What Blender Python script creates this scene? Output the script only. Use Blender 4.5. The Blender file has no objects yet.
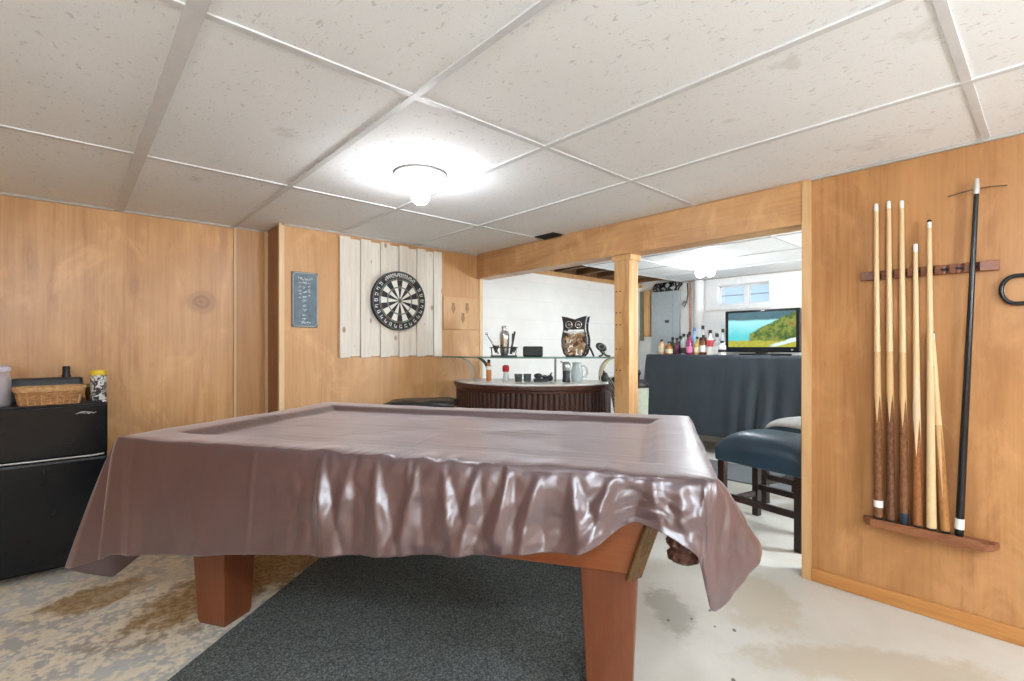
import bpy, bmesh, math, random
from math import sin, cos, pi, radians, atan2, sqrt, exp, floor as ffloor
from mathutils import Vector, Matrix, Euler, noise
random.seed(7)
scene = bpy.context.scene
COL = scene.collection

# ------------------------------------------------------------------ node helpers
def new_mat(name):
    m = bpy.data.materials.new(name); m.use_nodes = True
    nt = m.node_tree; nt.nodes.clear()
    out = nt.nodes.new('ShaderNodeOutputMaterial')
    b = nt.nodes.new('ShaderNodeBsdfPrincipled')
    nt.links.new(b.outputs[0], out.inputs[0])
    return m, nt, b, out
def N(nt, t, **kw):
    n = nt.nodes.new(t)
    for k, v in kw.items(): setattr(n, k, v)
    return n
def setin(nt, sock, v):
    if hasattr(v, 'is_output'): nt.links.new(v, sock)
    elif isinstance(v, (tuple, list)) and len(v) == 3 and sock.type == 'RGBA': sock.default_value = (*v, 1)
    else: sock.default_value = v
def M_(nt, op, a, b=0.0, c=None, clamp=False):
    n = N(nt, 'ShaderNodeMath', operation=op); n.use_clamp = clamp
    setin(nt, n.inputs[0], a); setin(nt, n.inputs[1], b)
    if c is not None: setin(nt, n.inputs[2], c)
    return n.outputs[0]
def mix(nt, f, a, b):
    n = N(nt, 'ShaderNodeMix', data_type='RGBA')
    setin(nt, n.inputs[0], f); setin(nt, n.inputs[6], a); setin(nt, n.inputs[7], b)
    return n.outputs[2]
def pos(nt, kind='Object'):
    if kind == 'World': return N(nt, 'ShaderNodeNewGeometry').outputs['Position']
    return N(nt, 'ShaderNodeTexCoord').outputs[kind]
def mapping(nt, vec, scale=(1, 1, 1), loc=(0, 0, 0), rot=(0, 0, 0)):
    n = N(nt, 'ShaderNodeMapping'); nt.links.new(vec, n.inputs[0])
    n.inputs['Location'].default_value = loc; n.inputs['Rotation'].default_value = rot; n.inputs['Scale'].default_value = scale
    return n.outputs[0]
def noise_n(nt, vec, scale, detail=4, rough=0.55, dist=0.0):
    n = N(nt, 'ShaderNodeTexNoise'); nt.links.new(vec, n.inputs['Vector'])
    n.inputs['Scale'].default_value = scale; n.inputs['Detail'].default_value = detail
    n.inputs['Roughness'].default_value = rough; n.inputs['Distortion'].default_value = dist
    return n.outputs['Fac']
def ramp(nt, f, stops):
    n = N(nt, 'ShaderNodeValToRGB'); nt.links.new(f, n.inputs[0])
    e = n.color_ramp.elements
    while len(e) < len(stops): e.new(0.5)
    for i, (p, c) in enumerate(stops):
        e[i].position = p; e[i].color = (*c, 1) if len(c) == 3 else c
    return n.outputs[0]
def step(nt, v, lo, hi):
    n = N(nt, 'ShaderNodeMapRange', interpolation_type='SMOOTHSTEP')
    setin(nt, n.inputs[0], v); setin(nt, n.inputs[1], lo); setin(nt, n.inputs[2], hi)
    return n.outputs[0]
def sep(nt, v):
    n = N(nt, 'ShaderNodeSeparateXYZ'); nt.links.new(v, n.inputs[0]); return n.outputs
def bump(nt, b, h, strength=0.3, dist=0.01):
    n = N(nt, 'ShaderNodeBump'); nt.links.new(h, n.inputs['Height'])
    n.inputs['Strength'].default_value = strength; n.inputs['Distance'].default_value = dist
    nt.links.new(n.outputs[0], b.inputs['Normal'])

_cache = {}
def plain(name, col, rough=0.5, metal=0.0, var=0.12, scale=30, bmp=0.0, spec=0.5, coat=0.0, alpha=None, trans=0.0, ior=1.45):
    if name in _cache: return _cache[name]
    m, nt, b, o = new_mat(name)
    f = noise_n(nt, pos(nt), scale, 3)
    dark = tuple(c * (1 - var) for c in col); light = tuple(min(1, c * (1 + var)) for c in col)
    nt.links.new(ramp(nt, f, [(0.3, dark), (0.7, light)]), b.inputs['Base Color'])
    b.inputs['Roughness'].default_value = rough; b.inputs['Metallic'].default_value = metal
    b.inputs['Specular IOR Level'].default_value = spec; b.inputs['Coat Weight'].default_value = coat
    b.inputs['Transmission Weight'].default_value = trans; b.inputs['IOR'].default_value = ior
    if bmp: bump(nt, b, noise_n(nt, pos(nt), scale * 4, 3), bmp, 0.003)
    _cache[name] = m
    return m
def wood(name, c1, c2, c3, scale=(2.2, 2.2, 0.30), rough=0.4, ring=5.0, loc=(0, 0, 0), spec=0.5, patch=0.0, fine=0.62, knot=None):
    if name in _cache: return _cache[name]
    m, nt, b, o = new_mat(name)
    p = mapping(nt, pos(nt), scale, loc)
    base = noise_n(nt, p, 1.3, 5, 0.6, 0.5)
    rings = M_(nt, 'FRACT', M_(nt, 'MULTIPLY', base, ring))
    tri = M_(nt, 'ABSOLUTE', M_(nt, 'SUBTRACT', M_(nt, 'MULTIPLY', rings, 2.0), 1.0))
    fib = noise_n(nt, mapping(nt, pos(nt), tuple(s * (34 if s > 0.8 else 8) for s in scale), loc), 1.0, 2)
    v = M_(nt, 'ADD', M_(nt, 'MULTIPLY', tri, 1 - fine), M_(nt, 'MULTIPLY', fib, fine))
    col = ramp(nt, v, [(0.15, c3), (0.5, c2), (0.85, c1)])
    if patch:
        fl = noise_n(nt, mapping(nt, pos(nt), (26, 26, 7), loc), 1.0, 4, 0.65)
        col = mix(nt, M_(nt, 'MULTIPLY', M_(nt, 'SUBTRACT', 1.0, step(nt, fl, 0.28, 0.40)), 0.45), col, c3)
        med = noise_n(nt, mapping(nt, pos(nt), (2.4, 2.4, 1.3), (loc[1], loc[2], loc[0])), 1.8, 6, 0.68, 0.8)
        col = mix(nt, M_(nt, 'MULTIPLY', step(nt, med, 0.48, 0.70), 0.55), col, tuple(min(1, q * 1.22 + 0.03) for q in c1))
        big = noise_n(nt, mapping(nt, pos(nt), (1, 1, 0.6), loc), 1.6, 4, 0.6)
        col = mix(nt, M_(nt, 'MULTIPLY', step(nt, big, 0.42, 0.68), patch), col, c3)
    if knot:
        x, y, z = sep(nt, pos(nt))
        for (kx, kz, rx, rz, k) in knot:
            u = M_(nt, 'DIVIDE', M_(nt, 'SUBTRACT', x, kx), rx); w = M_(nt, 'DIVIDE', M_(nt, 'SUBTRACT', z, kz), rz)
            d = M_(nt, 'SQRT', M_(nt, 'ADD', M_(nt, 'MULTIPLY', u, u), M_(nt, 'MULTIPLY', w, w)))
            d = M_(nt, 'ADD', d, M_(nt, 'MULTIPLY', M_(nt, 'SUBTRACT', base, 0.5), 1.2))
            sw = M_(nt, 'ABSOLUTE', M_(nt, 'SUBTRACT', M_(nt, 'MULTIPLY', M_(nt, 'FRACT', M_(nt, 'MULTIPLY', d, 3.0)), 2.0), 1.0))
            f = M_(nt, 'MULTIPLY', M_(nt, 'SUBTRACT', 1.0, step(nt, d, 0.2, 1.0)), M_(nt, 'ADD', 0.55, M_(nt, 'MULTIPLY', sw, 0.4)))
            col = mix(nt, M_(nt, 'MULTIPLY', f, k), col, (0.24, 0.10, 0.035))
    nt.links.new(col, b.inputs['Base Color'])
    b.inputs['Roughness'].default_value = rough; b.inputs['Specular IOR Level'].default_value = spec
    bump(nt, b, v, 0.08, 0.002)
    _cache[name] = m
    return m
def glow(name, col, strength):
    m, nt, b, o = new_mat(name)
    f = noise_n(nt, pos(nt), 8, 2)
    nt.links.new(mix(nt, f, col, tuple(min(1, c * 1.02) for c in col)), b.inputs['Emission Color'])
    b.inputs['Base Color'].default_value = (*col, 1)
    b.inputs['Emission Strength'].default_value = strength
    return m
def glassy(name, col, rough=0.05, alpha=0.35, metal=0.0):
    """thin clear material: straight-through transparency with a glossy skin"""
    if name in _cache: return _cache[name]
    m, nt, b, o = new_mat(name)
    f = noise_n(nt, pos(nt), 20, 2)
    nt.links.new(mix(nt, f, col, tuple(c * 0.9 for c in col)), b.inputs['Base Color'])
    b.inputs['Roughness'].default_value = rough; b.inputs['Alpha'].default_value = alpha
    _cache[name] = m
    return m

# ------------------------------------------------------------------ mesh builder
class MB:
    def __init__(s): s.bm = bmesh.new(); s.mi = 0
    def _fin(s, vs, M):
        for v in vs: v.co = M @ v.co
        fs = set()
        for v in vs: fs.update(v.link_faces)
        for f in fs: f.material_index = s.mi
    def box(s, c, d, rot=(0, 0, 0)):
        r = bmesh.ops.create_cube(s.bm, size=1)
        s._fin(r['verts'], Matrix.Translation(c) @ Euler(rot).to_matrix().to_4x4() @ Matrix.Diagonal((*d, 1)))
        return s
    def span(s, a, b):
        return s.box([(a[i] + b[i]) / 2 for i in range(3)], [abs(b[i] - a[i]) for i in range(3)])
    def cyl(s, a, b, r1, r2=None, n=16):
        a = Vector(a); b = Vector(b); r2 = r1 if r2 is None else r2
        r = bmesh.ops.create_cone(s.bm, cap_ends=True, segments=n, radius1=r1, radius2=max(r2, 1e-5), depth=(b - a).length)
        q = (b - a).to_track_quat('Z', 'Y').to_matrix().to_4x4()
        s._fin(r['verts'], Matrix.Translation((a + b) / 2) @ q); return s
    def ball(s, c, r, sc=(1, 1, 1), n=16, rot=(0, 0, 0)):
        q = bmesh.ops.create_uvsphere(s.bm, u_segments=n, v_segments=max(6, n // 2), radius=r)
        s._fin(q['verts'], Matrix.Translation(c) @ Euler(rot).to_matrix().to_4x4() @ Matrix.Diagonal((*sc, 1))); return s
    def lathe(s, prof, c=(0, 0, 0), n=24, M=None, wob=None):
        rows = []
        for (r, z) in prof:
            rows.append([s.bm.verts.new((r * cos(2 * pi * k / n) * (wob(k, n) if wob else 1), r * sin(2 * pi * k / n) * (wob(k, n) if wob else 1), z)) for k in range(n)])
        for i in range(len(rows) - 1):
            for k in range(n):
                f = s.bm.faces.new((rows[i][k], rows[i][(k + 1) % n], rows[i + 1][(k + 1) % n], rows[i + 1][k])); f.material_index = s.mi
        if prof[0][0] > 1e-4: s.bm.faces.new(rows[0][::-1]).material_index = s.mi
        if prof[-1][0] > 1e-4: s.bm.faces.new(rows[-1]).material_index = s.mi
        MM = Matrix.Translation(c) @ (M or Matrix.Identity(4))
        for row in rows:
            for v in row: v.co = MM @ v.co
        return s
    def tube(s, pts, r, n=8, closed=False, radii=None):
        pts = [Vector(p) for p in pts]; rows = []; L = len(pts); up = None
        for i, p in enumerate(pts):
            t = (pts[(i + 1) % L] - pts[i - 1]) if closed else (pts[min(i + 1, L - 1)] - pts[max(i - 1, 0)])
            t.normalize()
            if up is None:
                up = t.orthogonal().normalized()
            else:
                up = (up - t * up.dot(t)); up = up.normalized() if up.length > 1e-6 else t.orthogonal().normalized()
            w = t.cross(up); rr = radii[i] if radii else r
            rows.append([s.bm.verts.new(p + (up * cos(2 * pi * k / n) + w * sin(2 * pi * k / n)) * rr) for k in range(n)])
        for i in range(L if closed else L - 1):
            A = rows[i]; B = rows[(i + 1) % L]
            for k in range(n):
                s.bm.faces.new((A[k], A[(k + 1) % n], B[(k + 1) % n], B[k])).material_index = s.mi
        if not closed:
            s.bm.faces.new(rows[0][::-1]).material_index = s.mi; s.bm.faces.new(rows[-1]).material_index = s.mi
        return s
    def prism(s, poly, lo, hi, M=None):
        """poly (x, y) extruded from z=lo to z=hi"""
        A = [s.bm.verts.new((x, y, lo)) for x, y in poly]; B = [s.bm.verts.new((x, y, hi)) for x, y in poly]; n = len(poly)
        fs = [s.bm.faces.new(A[::-1]), s.bm.faces.new(B)]
        for k in range(n): fs.append(s.bm.faces.new((A[k], A[(k + 1) % n], B[(k + 1) % n], B[k])))
        for f in fs: f.material_index = s.mi
        if M is not None:
            for v in A + B: v.co = M @ v.co
        return s
    def quad(s, a, b, c, d):
        s.bm.faces.new([s.bm.verts.new(p) for p in (a, b, c, d)]).material_index = s.mi; return s
    def grid(s, rows, closed=False):
        R = [[s.bm.verts.new(p) for p in row] for row in rows]
        for i in range(len(R) - 1):
            n = len(R[i])
            for k in range(n if closed else n - 1):
                s.bm.faces.new((R[i][k], R[i][(k + 1) % n], R[i + 1][(k + 1) % n], R[i + 1][k])).material_index = s.mi
        return R
    def build(s, name, mats, parent=None, smooth=False, bevel=0.0, seg=2, solid=0.0, sub=0, recalc=True):
        if recalc: bmesh.ops.recalc_face_normals(s.bm, faces=s.bm.faces[:])
        me = bpy.data.meshes.new(name); s.bm.to_mesh(me); s.bm.free()
        for m in (mats if isinstance(mats, (list, tuple)) else [mats]): me.materials.append(m)
        o = bpy.data.objects.new(name, me); COL.objects.link(o)
        if parent: o.parent = parent
        if smooth:
            for p in me.polygons: p.use_smooth = True
            if smooth != 'all':
                try: me.set_sharp_from_angle(angle=radians(38))
                except Exception: pass
        if solid:
            md = o.modifiers.new('solid', 'SOLIDIFY'); md.thickness = solid; md.offset = 0
        if bevel:
            md = o.modifiers.new('bevel', 'BEVEL'); md.width = bevel; md.segments = seg; md.limit_method = 'ANGLE'; md.angle_limit = radians(40)
        if sub:
            md = o.modifiers.new('sub', 'SUBSURF'); md.levels = sub; md.render_levels = sub
        return o
def tag(o, label, cat, group=None, kind=None):
    o['label'] = label; o['category'] = cat
    if group: o['group'] = group
    if kind: o['kind'] = kind
    return o
def thing(name, label, cat, loc=(0, 0, 0), rz=0.0, group=None):
    o = bpy.data.objects.new(name, None); COL.objects.link(o); o.empty_display_size = 0.05
    o.location = loc; o.rotation_euler = (0, 0, rz)
    return tag(o, label, cat, group)
def struct(mb, name, mats, **kw):
    o = mb.build(name, mats, **kw); o['kind'] = 'structure'; return o
def copy_thing(root):
    r = root.copy(); COL.objects.link(r)
    for ch in list(root.children):
        c = ch.copy(); COL.objects.link(c); c.parent = r
        for g in list(ch.children):
            d = g.copy(); COL.objects.link(d); d.parent = c
    return r
def circ(cx, cy, r, n, a0=0, a1=2 * pi):
    return [(cx + r * cos(a0 + (a1 - a0) * k / n), cy + r * sin(a0 + (a1 - a0) * k / n)) for k in range(n)]
def rrect(w, h, r, n=5):
    P = []
    for (sx, sy, a) in ((1, 1, 0), (-1, 1, pi / 2), (-1, -1, pi), (1, -1, 1.5 * pi)):
        for k in range(n + 1):
            t = a + pi / 2 * k / n
            P.append((sx * (w / 2 - r) + r * cos(t), sy * (h / 2 - r) + r * sin(t)))
    return P

# ------------------------------------------------------------------ materials
PLY_A = wood('birch_plywood_left', (0.64, 0.37, 0.165), (0.56, 0.305, 0.127), (0.43, 0.210, 0.078), rough=0.34, patch=0.5, knot=[(0.645, 1.43, 0.13, 0.10, 0.95), (0.30, 1.50, 0.05, 0.12, 0.4), (-0.15, 1.62, 0.05, 0.2, 0.35)])
PLY_B = wood('birch_plywood_dart', (0.58, 0.330, 0.150), (0.53, 0.290, 0.122), (0.45, 0.230, 0.090), loc=(3, 1, 2), rough=0.42, patch=0.3)
PLY_R = wood('birch_plywood_right', (0.50, 0.255, 0.100), (0.43, 0.205, 0.074), (0.32, 0.138, 0.044), loc=(7, 5, 1), rough=0.36, patch=0.6)
PLY_D = wood('dark_plywood', (0.36, 0.165, 0.060), (0.30, 0.130, 0.045), (0.24, 0.095, 0.03), loc=(1, 5, 1), rough=0.42)
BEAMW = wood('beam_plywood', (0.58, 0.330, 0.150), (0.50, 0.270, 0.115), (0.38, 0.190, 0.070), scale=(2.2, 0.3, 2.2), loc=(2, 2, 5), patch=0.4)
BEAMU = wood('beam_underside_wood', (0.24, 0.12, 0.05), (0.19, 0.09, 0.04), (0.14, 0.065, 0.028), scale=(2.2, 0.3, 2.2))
PINE = wood('pine_post', (0.66, 0.41, 0.19), (0.60, 0.345, 0.145), (0.50, 0.26, 0.095), scale=(4, 4, 0.4), ring=7, fine=0.35)
TRIMW = wood('trim_pine', (0.62, 0.37, 0.17), (0.56, 0.31, 0.13), (0.48, 0.25, 0.09), scale=(4, 4, 0.4))
BASEW = wood('baseboard_pine', (0.55, 0.265, 0.085), (0.50, 0.225, 0.065), (0.40, 0.165, 0.045), scale=(4, 0.5, 4), rough=0.35)
WHITEB = None
def white_block():
    m, nt, b, o = new_mat('white_painted_block')
    p = pos(nt); x, y, z = sep(nt, p)
    f = noise_n(nt, p, 7, 5)
    rowz = M_(nt, 'ABSOLUTE', M_(nt, 'SUBTRACT', M_(nt, 'FRACT', M_(nt, 'DIVIDE', z, 0.203)), 0.5))
    joint = step(nt, rowz, 0.482, 0.497)
    fine = noise_n(nt, p, 60, 3)
    col = ramp(nt, f, [(0.3, (0.85, 0.86, 0.85)), (0.7, (0.90, 0.91, 0.90))])
    col = mix(nt, M_(nt, 'MULTIPLY', joint, M_(nt, 'MULTIPLY', f, 0.35)), col, (0.45, 0.46, 0.44))
    nt.links.new(col, b.inputs['Base Color']); b.inputs['Roughness'].default_value = 0.55
    h = M_(nt, 'SUBTRACT', M_(nt, 'MULTIPLY', fine, 0.3), joint)
    bump(nt, b, h, 0.25, 0.006)
    return m
WHITEB = white_block()
def ceiling_mat():
    m, nt, b, o = new_mat('mineral_fibre_tile')
    p = pos(nt)
    fis = noise_n(nt, mapping(nt, p, (1, 0.6, 1)), 62, 3, 0.6, 0.6)
    pin = noise_n(nt, p, 190, 2, 0.5)
    big = noise_n(nt, p, 1.7, 4)
    holes = M_(nt, 'ADD', M_(nt, 'SUBTRACT', 1.0, step(nt, fis, 0.335, 0.385)), M_(nt, 'MULTIPLY', M_(nt, 'SUBTRACT', 1.0, step(nt, pin, 0.32, 0.38)), 0.5), clamp=True)
    base = ramp(nt, big, [(0.3, (0.84, 0.86, 0.87)), (0.7, (0.88, 0.90, 0.91))])
    col = mix(nt, M_(nt, 'MULTIPLY', holes, 0.34), base, (0.36, 0.35, 0.33))
    x, y, z = sep(nt, p)
    wob = noise_n(nt, p, 26, 4)
    for (cx, cy, r, s) in ((0.62, 1.98, 0.055, 0.55), (0.46, 2.82, 0.045, 0.4), (1.55, 0.52, 0.05, 0.5), (2.42, 0.50, 0.10, 0.35), (2.42, 0.33, 0.05, 0.3), (1.65, 0.25, 0.07, 0.35), (1.78, 0.80, 0.03, 0.4)):
        dx = M_(nt, 'SUBTRACT', x, cx); dy = M_(nt, 'SUBTRACT', y, cy)
        dd = M_(nt, 'SQRT', M_(nt, 'ADD', M_(nt, 'MULTIPLY', dx, dx), M_(nt, 'MULTIPLY', dy, dy)))
        e = M_(nt, 'ADD', dd, M_(nt, 'MULTIPLY', M_(nt, 'SUBTRACT', wob, 0.5), r * 3.2))
        k = M_(nt, 'MULTIPLY', M_(nt, 'SUBTRACT', 1.0, step(nt, e, r * 0.2, r)), s * 0.55)
        col = mix(nt, k, col, (0.42, 0.38, 0.33))
    nt.links.new(col, b.inputs['Base Color']); b.inputs['Roughness'].default_value = 0.85
    bump(nt, b, M_(nt, 'SUBTRACT', 1.0, holes), 0.35, 0.003)
    return m
CEILM = ceiling_mat()
GRIDM = plain('white_ceiling_tee', (0.66, 0.67, 0.68), 0.45, var=0.04)
def floor_mat():
    m, nt, b, o = new_mat('painted_concrete')
    p = pos(nt); x, y, z = sep(nt, p)
    n1 = noise_n(nt, p, 2.2, 6, 0.62, 0.4); n2 = noise_n(nt, p, 11, 6, 0.65); n3 = noise_n(nt, p, 38, 4, 0.6)
    nn = M_(nt, 'ADD', M_(nt, 'MULTIPLY', n2, 0.65), M_(nt, 'MULTIPLY', n3, 0.35))
    # cleaner off-white paint on the right
    clean = ramp(nt, n1, [(0.3, (0.56, 0.54, 0.48)), (0.52, (0.63, 0.61, 0.56)), (0.75, (0.68, 0.67, 0.62))])
    # mottled bare concrete with flaking paint on the left
    peel = step(nt, nn, 0.455, 0.535)
    grey = ramp(nt, n1, [(0.35, (0.46, 0.46, 0.45)), (0.7, (0.66, 0.66, 0.64))])
    tan = ramp(nt, n3, [(0.3, (0.74, 0.66, 0.51)), (0.7, (0.88, 0.82, 0.70))])
    rough_ = mix(nt, peel, grey, tan)
    sd = M_(nt, 'SUBTRACT', M_(nt, 'MULTIPLY', M_(nt, 'SUBTRACT', x, 0.257), 0.64), M_(nt, 'MULTIPLY', M_(nt, 'SUBTRACT', y, 2.018), 0.768))
    left = M_(nt, 'SUBTRACT', 1.0, step(nt, M_(nt, 'ADD', sd, M_(nt, 'MULTIPLY', M_(nt, 'SUBTRACT', n1, 0.5), 0.6)), 0.35, 0.75))
    col = mix(nt, left, clean, rough_)
    def blob(col, cx, cy, rx, ry, rz, c, k, wobble=0.9, noise_=None, lo=0.6):
        dx = M_(nt, 'SUBTRACT', x, cx); dy = M_(nt, 'SUBTRACT', y, cy); ca, sa = cos(rz), sin(rz)
        u = M_(nt, 'DIVIDE', M_(nt, 'ADD', M_(nt, 'MULTIPLY', dx, ca), M_(nt, 'MULTIPLY', dy, sa)), rx)
        v = M_(nt, 'DIVIDE', M_(nt, 'SUBTRACT', M_(nt, 'MULTIPLY', dy, ca), M_(nt, 'MULTIPLY', dx, sa)), ry)
        d = M_(nt, 'SQRT', M_(nt, 'ADD', M_(nt, 'MULTIPLY', u, u), M_(nt, 'MULTIPLY', v, v)))
        d = M_(nt, 'ADD', d, M_(nt, 'MULTIPLY', M_(nt, 'SUBTRACT', noise_ or n2, 0.5), wobble * 2))
        f = M_(nt, 'MULTIPLY', M_(nt, 'SUBTRACT', 1.0, step(nt, d, lo, 1.0)), k)
        return mix(nt, f, col, c)
    och = mix(nt, step(nt, n3, 0.4, 0.6), (0.27, 0.15, 0.045), (0.44, 0.30, 0.13))
    col = blob(col, 0.75, 2.72, 0.80, 0.30, radians(25), och, 0.92, 0.7)
    col = blob(col, 0.10, 2.92, 0.26, 0.15, radians(10), och, 0.85, 0.7)
    col = blob(col, 0.55, 2.95, 0.5, 0.10, radians(5), (0.62, 0.58, 0.50), 0.5)
    col = blob(col, -0.05, 2.62, 0.65, 0.020, radians(40), (0.72, 0.69, 0.62), 0.9, 0.5, lo=0.3)
    col = blob(col, 1.93, 1.12, 0.24, 0.10, radians(48), (0.33, 0.31, 0.26), 0.75, 0.8)
    col = blob(col, 2.30, 0.92, 0.34, 0.20, radians(35), (0.52, 0.45, 0.33), 0.65, 0.7)
    col = blob(col, 2.12, 0.45, 0.50, 0.13, radians(-50), (0.48, 0.41, 0.30), 0.65, 0.6)
    col = blob(col, 1.75, 0.35, 0.35, 0.10, radians(60), (0.55, 0.50, 0.40), 0.5, 0.6)
    for (cx, cy, r) in ((1.62, 0.70, 0.012), (1.68, 0.735, 0.010), (1.60, 0.68, 0.008), (1.98, 0.865, 0.008), (1.93, 1.02, 0.008), (2.05, 1.0, 0.008), (1.95, 0.93, 0.006), (2.05, 0.27, 0.012), (1.52, 0.52, 0.01), (1.85, 1.08, 0.007)):
        col = blob(col, cx, cy, r * 1.6, r, 0.6, (0.09, 0.07, 0.05), 0.9, 0.8, n3)
    nt.links.new(col, b.inputs['Base Color'])
    rg = M_(nt, 'ADD', 0.38, M_(nt, 'MULTIPLY', left, 0.25)); nt.links.new(rg, b.inputs['Roughness'])
    bump(nt, b, nn, 0.15, 0.006)
    return m
FLOORM = floor_mat()

# ------------------------------------------------------------------ the room shell
CH = 1.954                     # ceiling height
XR, YL, YD = 2.69, 3.76, 3.44  # right wall, left wall, dartboard wall
XF = 5.73
struct(MB().span((-2.2, -2.2, -0.1), (5.85, 3.9, 0.0)), 'floor', FLOORM)
mb = MB(); mb.span((-2.2, -2.2, CH), (2.75, 3.9, CH + 0.02)); mb.span((2.75, -2.2, CH), (5.85, 3.17, CH + 0.02))
struct(mb, 'ceiling', CEILM)
# suspension grid: tees a few millimetres below the tiles
mb = MB()
for k in range(-4, 10):
    x = 0.229 + 0.6095 * k
    if k == 0: mb.span((x - 0.022, -2.1, CH - 0.010), (x + 0.022, 3.75, CH + 0.002))
    elif -2.1 < x < 2.66: mb.span((x - 0.012, -2.1, CH - 0.006), (x + 0.012, 3.75, CH + 0.002))
    elif 2.9 < x < 5.7: mb.span((x - 0.012, -2.1, CH - 0.006), (x + 0.012, 3.17, CH + 0.002))
for y in (-1.03, 0.185, 1.405, 2.62):
    mb.span((-2.1, y - 0.012, CH - 0.005), (2.69, y + 0.012, CH + 0.002)); mb.span((2.81, y - 0.012, CH - 0.005), (5.72, y + 0.012, CH + 0.002))
mb.span((2.81, 3.15, CH - 0.006), (5.72, 3.175, CH + 0.03))
struct(mb, 'trim_1', GRIDM)
mb = MB(); mb.span((-2.1, YL - 0.018, CH - 0.012), (1.05, YL, CH)); mb.span((XR - 0.016, -2.1, CH - 0.012), (XR, 0.80, CH))
mb.span((1.05, YD - 0.012, CH - 0.012), (2.70, YD, CH)); mb.span((XF - 0.02, -2.1, CH - 0.016), (XF, 3.17, CH))
struct(mb, 'trim_2', plain('grey_wall_angle', (0.42, 0.40, 0.37), 0.5, var=0.08))
# walls
def knotted():
    m = PLY_A; return m
struct(MB().span((-2.2, YL, 0), (1.05, YL + 0.12, CH)), 'wall_left', PLY_A)
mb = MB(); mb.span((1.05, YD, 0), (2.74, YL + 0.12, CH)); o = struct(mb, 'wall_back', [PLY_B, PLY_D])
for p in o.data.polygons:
    if p.normal.x < -0.5: p.material_index = 1  # side face of the bump-out gets the darker plywood
struct(MB().span((0.853, YL - 0.012, 0), (1.049, YL, CH - 0.012)), 'trim_3', wood('narrow_ply', (0.60, 0.35, 0.16), (0.53, 0.29, 0.125), (0.44, 0.22, 0.09), loc=(9, 2, 2)))
mb = MB(); mb.span((0.838, YL - 0.017, 0), (0.853, YL, CH - 0.012)); mb.span((1.034, YD - 0.012, 0), (1.066, YD + 0.02, CH)); mb.span((2.712, YD - 0.012, 0), (2.745, YD + 0.005, CH)); mb.span((1.030, YL - 0.03, 0), (1.05, YL, CH - 0.012))
struct(mb, 'trim_4', wood('pale_strip', (0.74, 0.55, 0.34), (0.68, 0.48, 0.28), (0.60, 0.40, 0.21), scale=(4, 4, 0.4)))
struct(MB().span((XR, -2.2, 0), (XR + 0.12, 0.82, CH)), 'wall_right', PLY_R)
mb = MB(); mb.span((XR - 0.012, 0.800, 0), (XR + 0.13, 0.840, 1.745)); mb.span((XR - 0.012, 0.800, 1.745), (XR + 0.002, 0.838, CH - 0.002))
struct(mb, 'trim_5', wood('jamb_pine', (0.68, 0.45, 0.24), (0.62, 0.38, 0.18), (0.55, 0.31, 0.13), scale=(4, 4, 0.4)))
struct(MB().span((XR - 0.014, -2.2, 0), (XR, 0.80, 0.064)), 'baseboard_right', BASEW, bevel=0.004)
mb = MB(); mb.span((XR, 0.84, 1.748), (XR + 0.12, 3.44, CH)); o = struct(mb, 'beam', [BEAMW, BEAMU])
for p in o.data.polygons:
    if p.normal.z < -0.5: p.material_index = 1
mb = MB(); mb.span((XR - 0.006, 0.84, 1.745), (XR, 2.93, CH - 0.012)); mb.span((XR - 0.014, 0.84, 1.738), (XR + 0.13, 3.43, 1.752))
struct(mb, 'trim_6', [wood('beam_face', (0.62, 0.37, 0.17), (0.55, 0.30, 0.13), (0.42, 0.21, 0.08), scale=(2.2, 0.3, 2.2), loc=(4, 8, 1), patch=0.3)])
struct(MB().span((-2.3, -2.2, 0), (-2.2, 3.9, CH)), 'wall_near_left', PLY_A)
struct(MB().span((-2.2, -2.3, 0), (5.85, -2.2, CH)), 'wall_behind', PLY_B)
struct(MB().span((2.74, YL, 0), (5.85, YL + 0.12, CH - 0.02)), 'wall_white', WHITEB)
# far wall with the window opening
WY0, WY1, WZ0, WZ1 = 2.12, 2.70, 1.625, 1.855
mb = MB()
mb.span((XF, -2.2, 0), (XF + 0.2, WY0, 2.25)); mb.span((XF, WY1, 0), (XF + 0.2, 3.9, 2.25))
mb.span((XF, WY0, 0), (XF + 0.2, WY1, WZ0)); mb.span((XF, WY0, WZ1), (XF + 0.2, WY1, 2.25))
struct(mb, 'wall_far', WHITEB)
# open joist bay along the white wall
JOIST = wood('old_joist', (0.30, 0.17, 0.085), (0.22, 0.12, 0.06), (0.13, 0.07, 0.035), scale=(2, 0.4, 2), loc=(4, 4, 4))
mb = MB()
for k in range(8):
    x = 2.95 + 0.38 * k
    mb.span((x, 3.15, CH + 0.035), (x + 0.04, 3.88, 2.20))
struct(mb, 'joist', JOIST)
mb = MB(); mb.span((2.75, 3.10, 2.20), (5.9, 3.95, 2.23)); mb.span((2.75, 3.14, CH + 0.02), (5.73, 3.17, 2.2)); mb.span((2.74, 3.17, CH), (2.77, 3.88, 2.2))
struct(mb, 'slab_1', JOIST)
mb = MB(); mb.span((2.82, YL - 0.03, CH - 0.03), (5.73, YL + 0.12, CH + 0.015)); struct(mb, 'trim_7', TRIMW)
struct(MB().span((2.82, YL + 0.05, CH), (5.73, YL + 0.12, 2.2)), 'wall_rim', JOIST)
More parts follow.
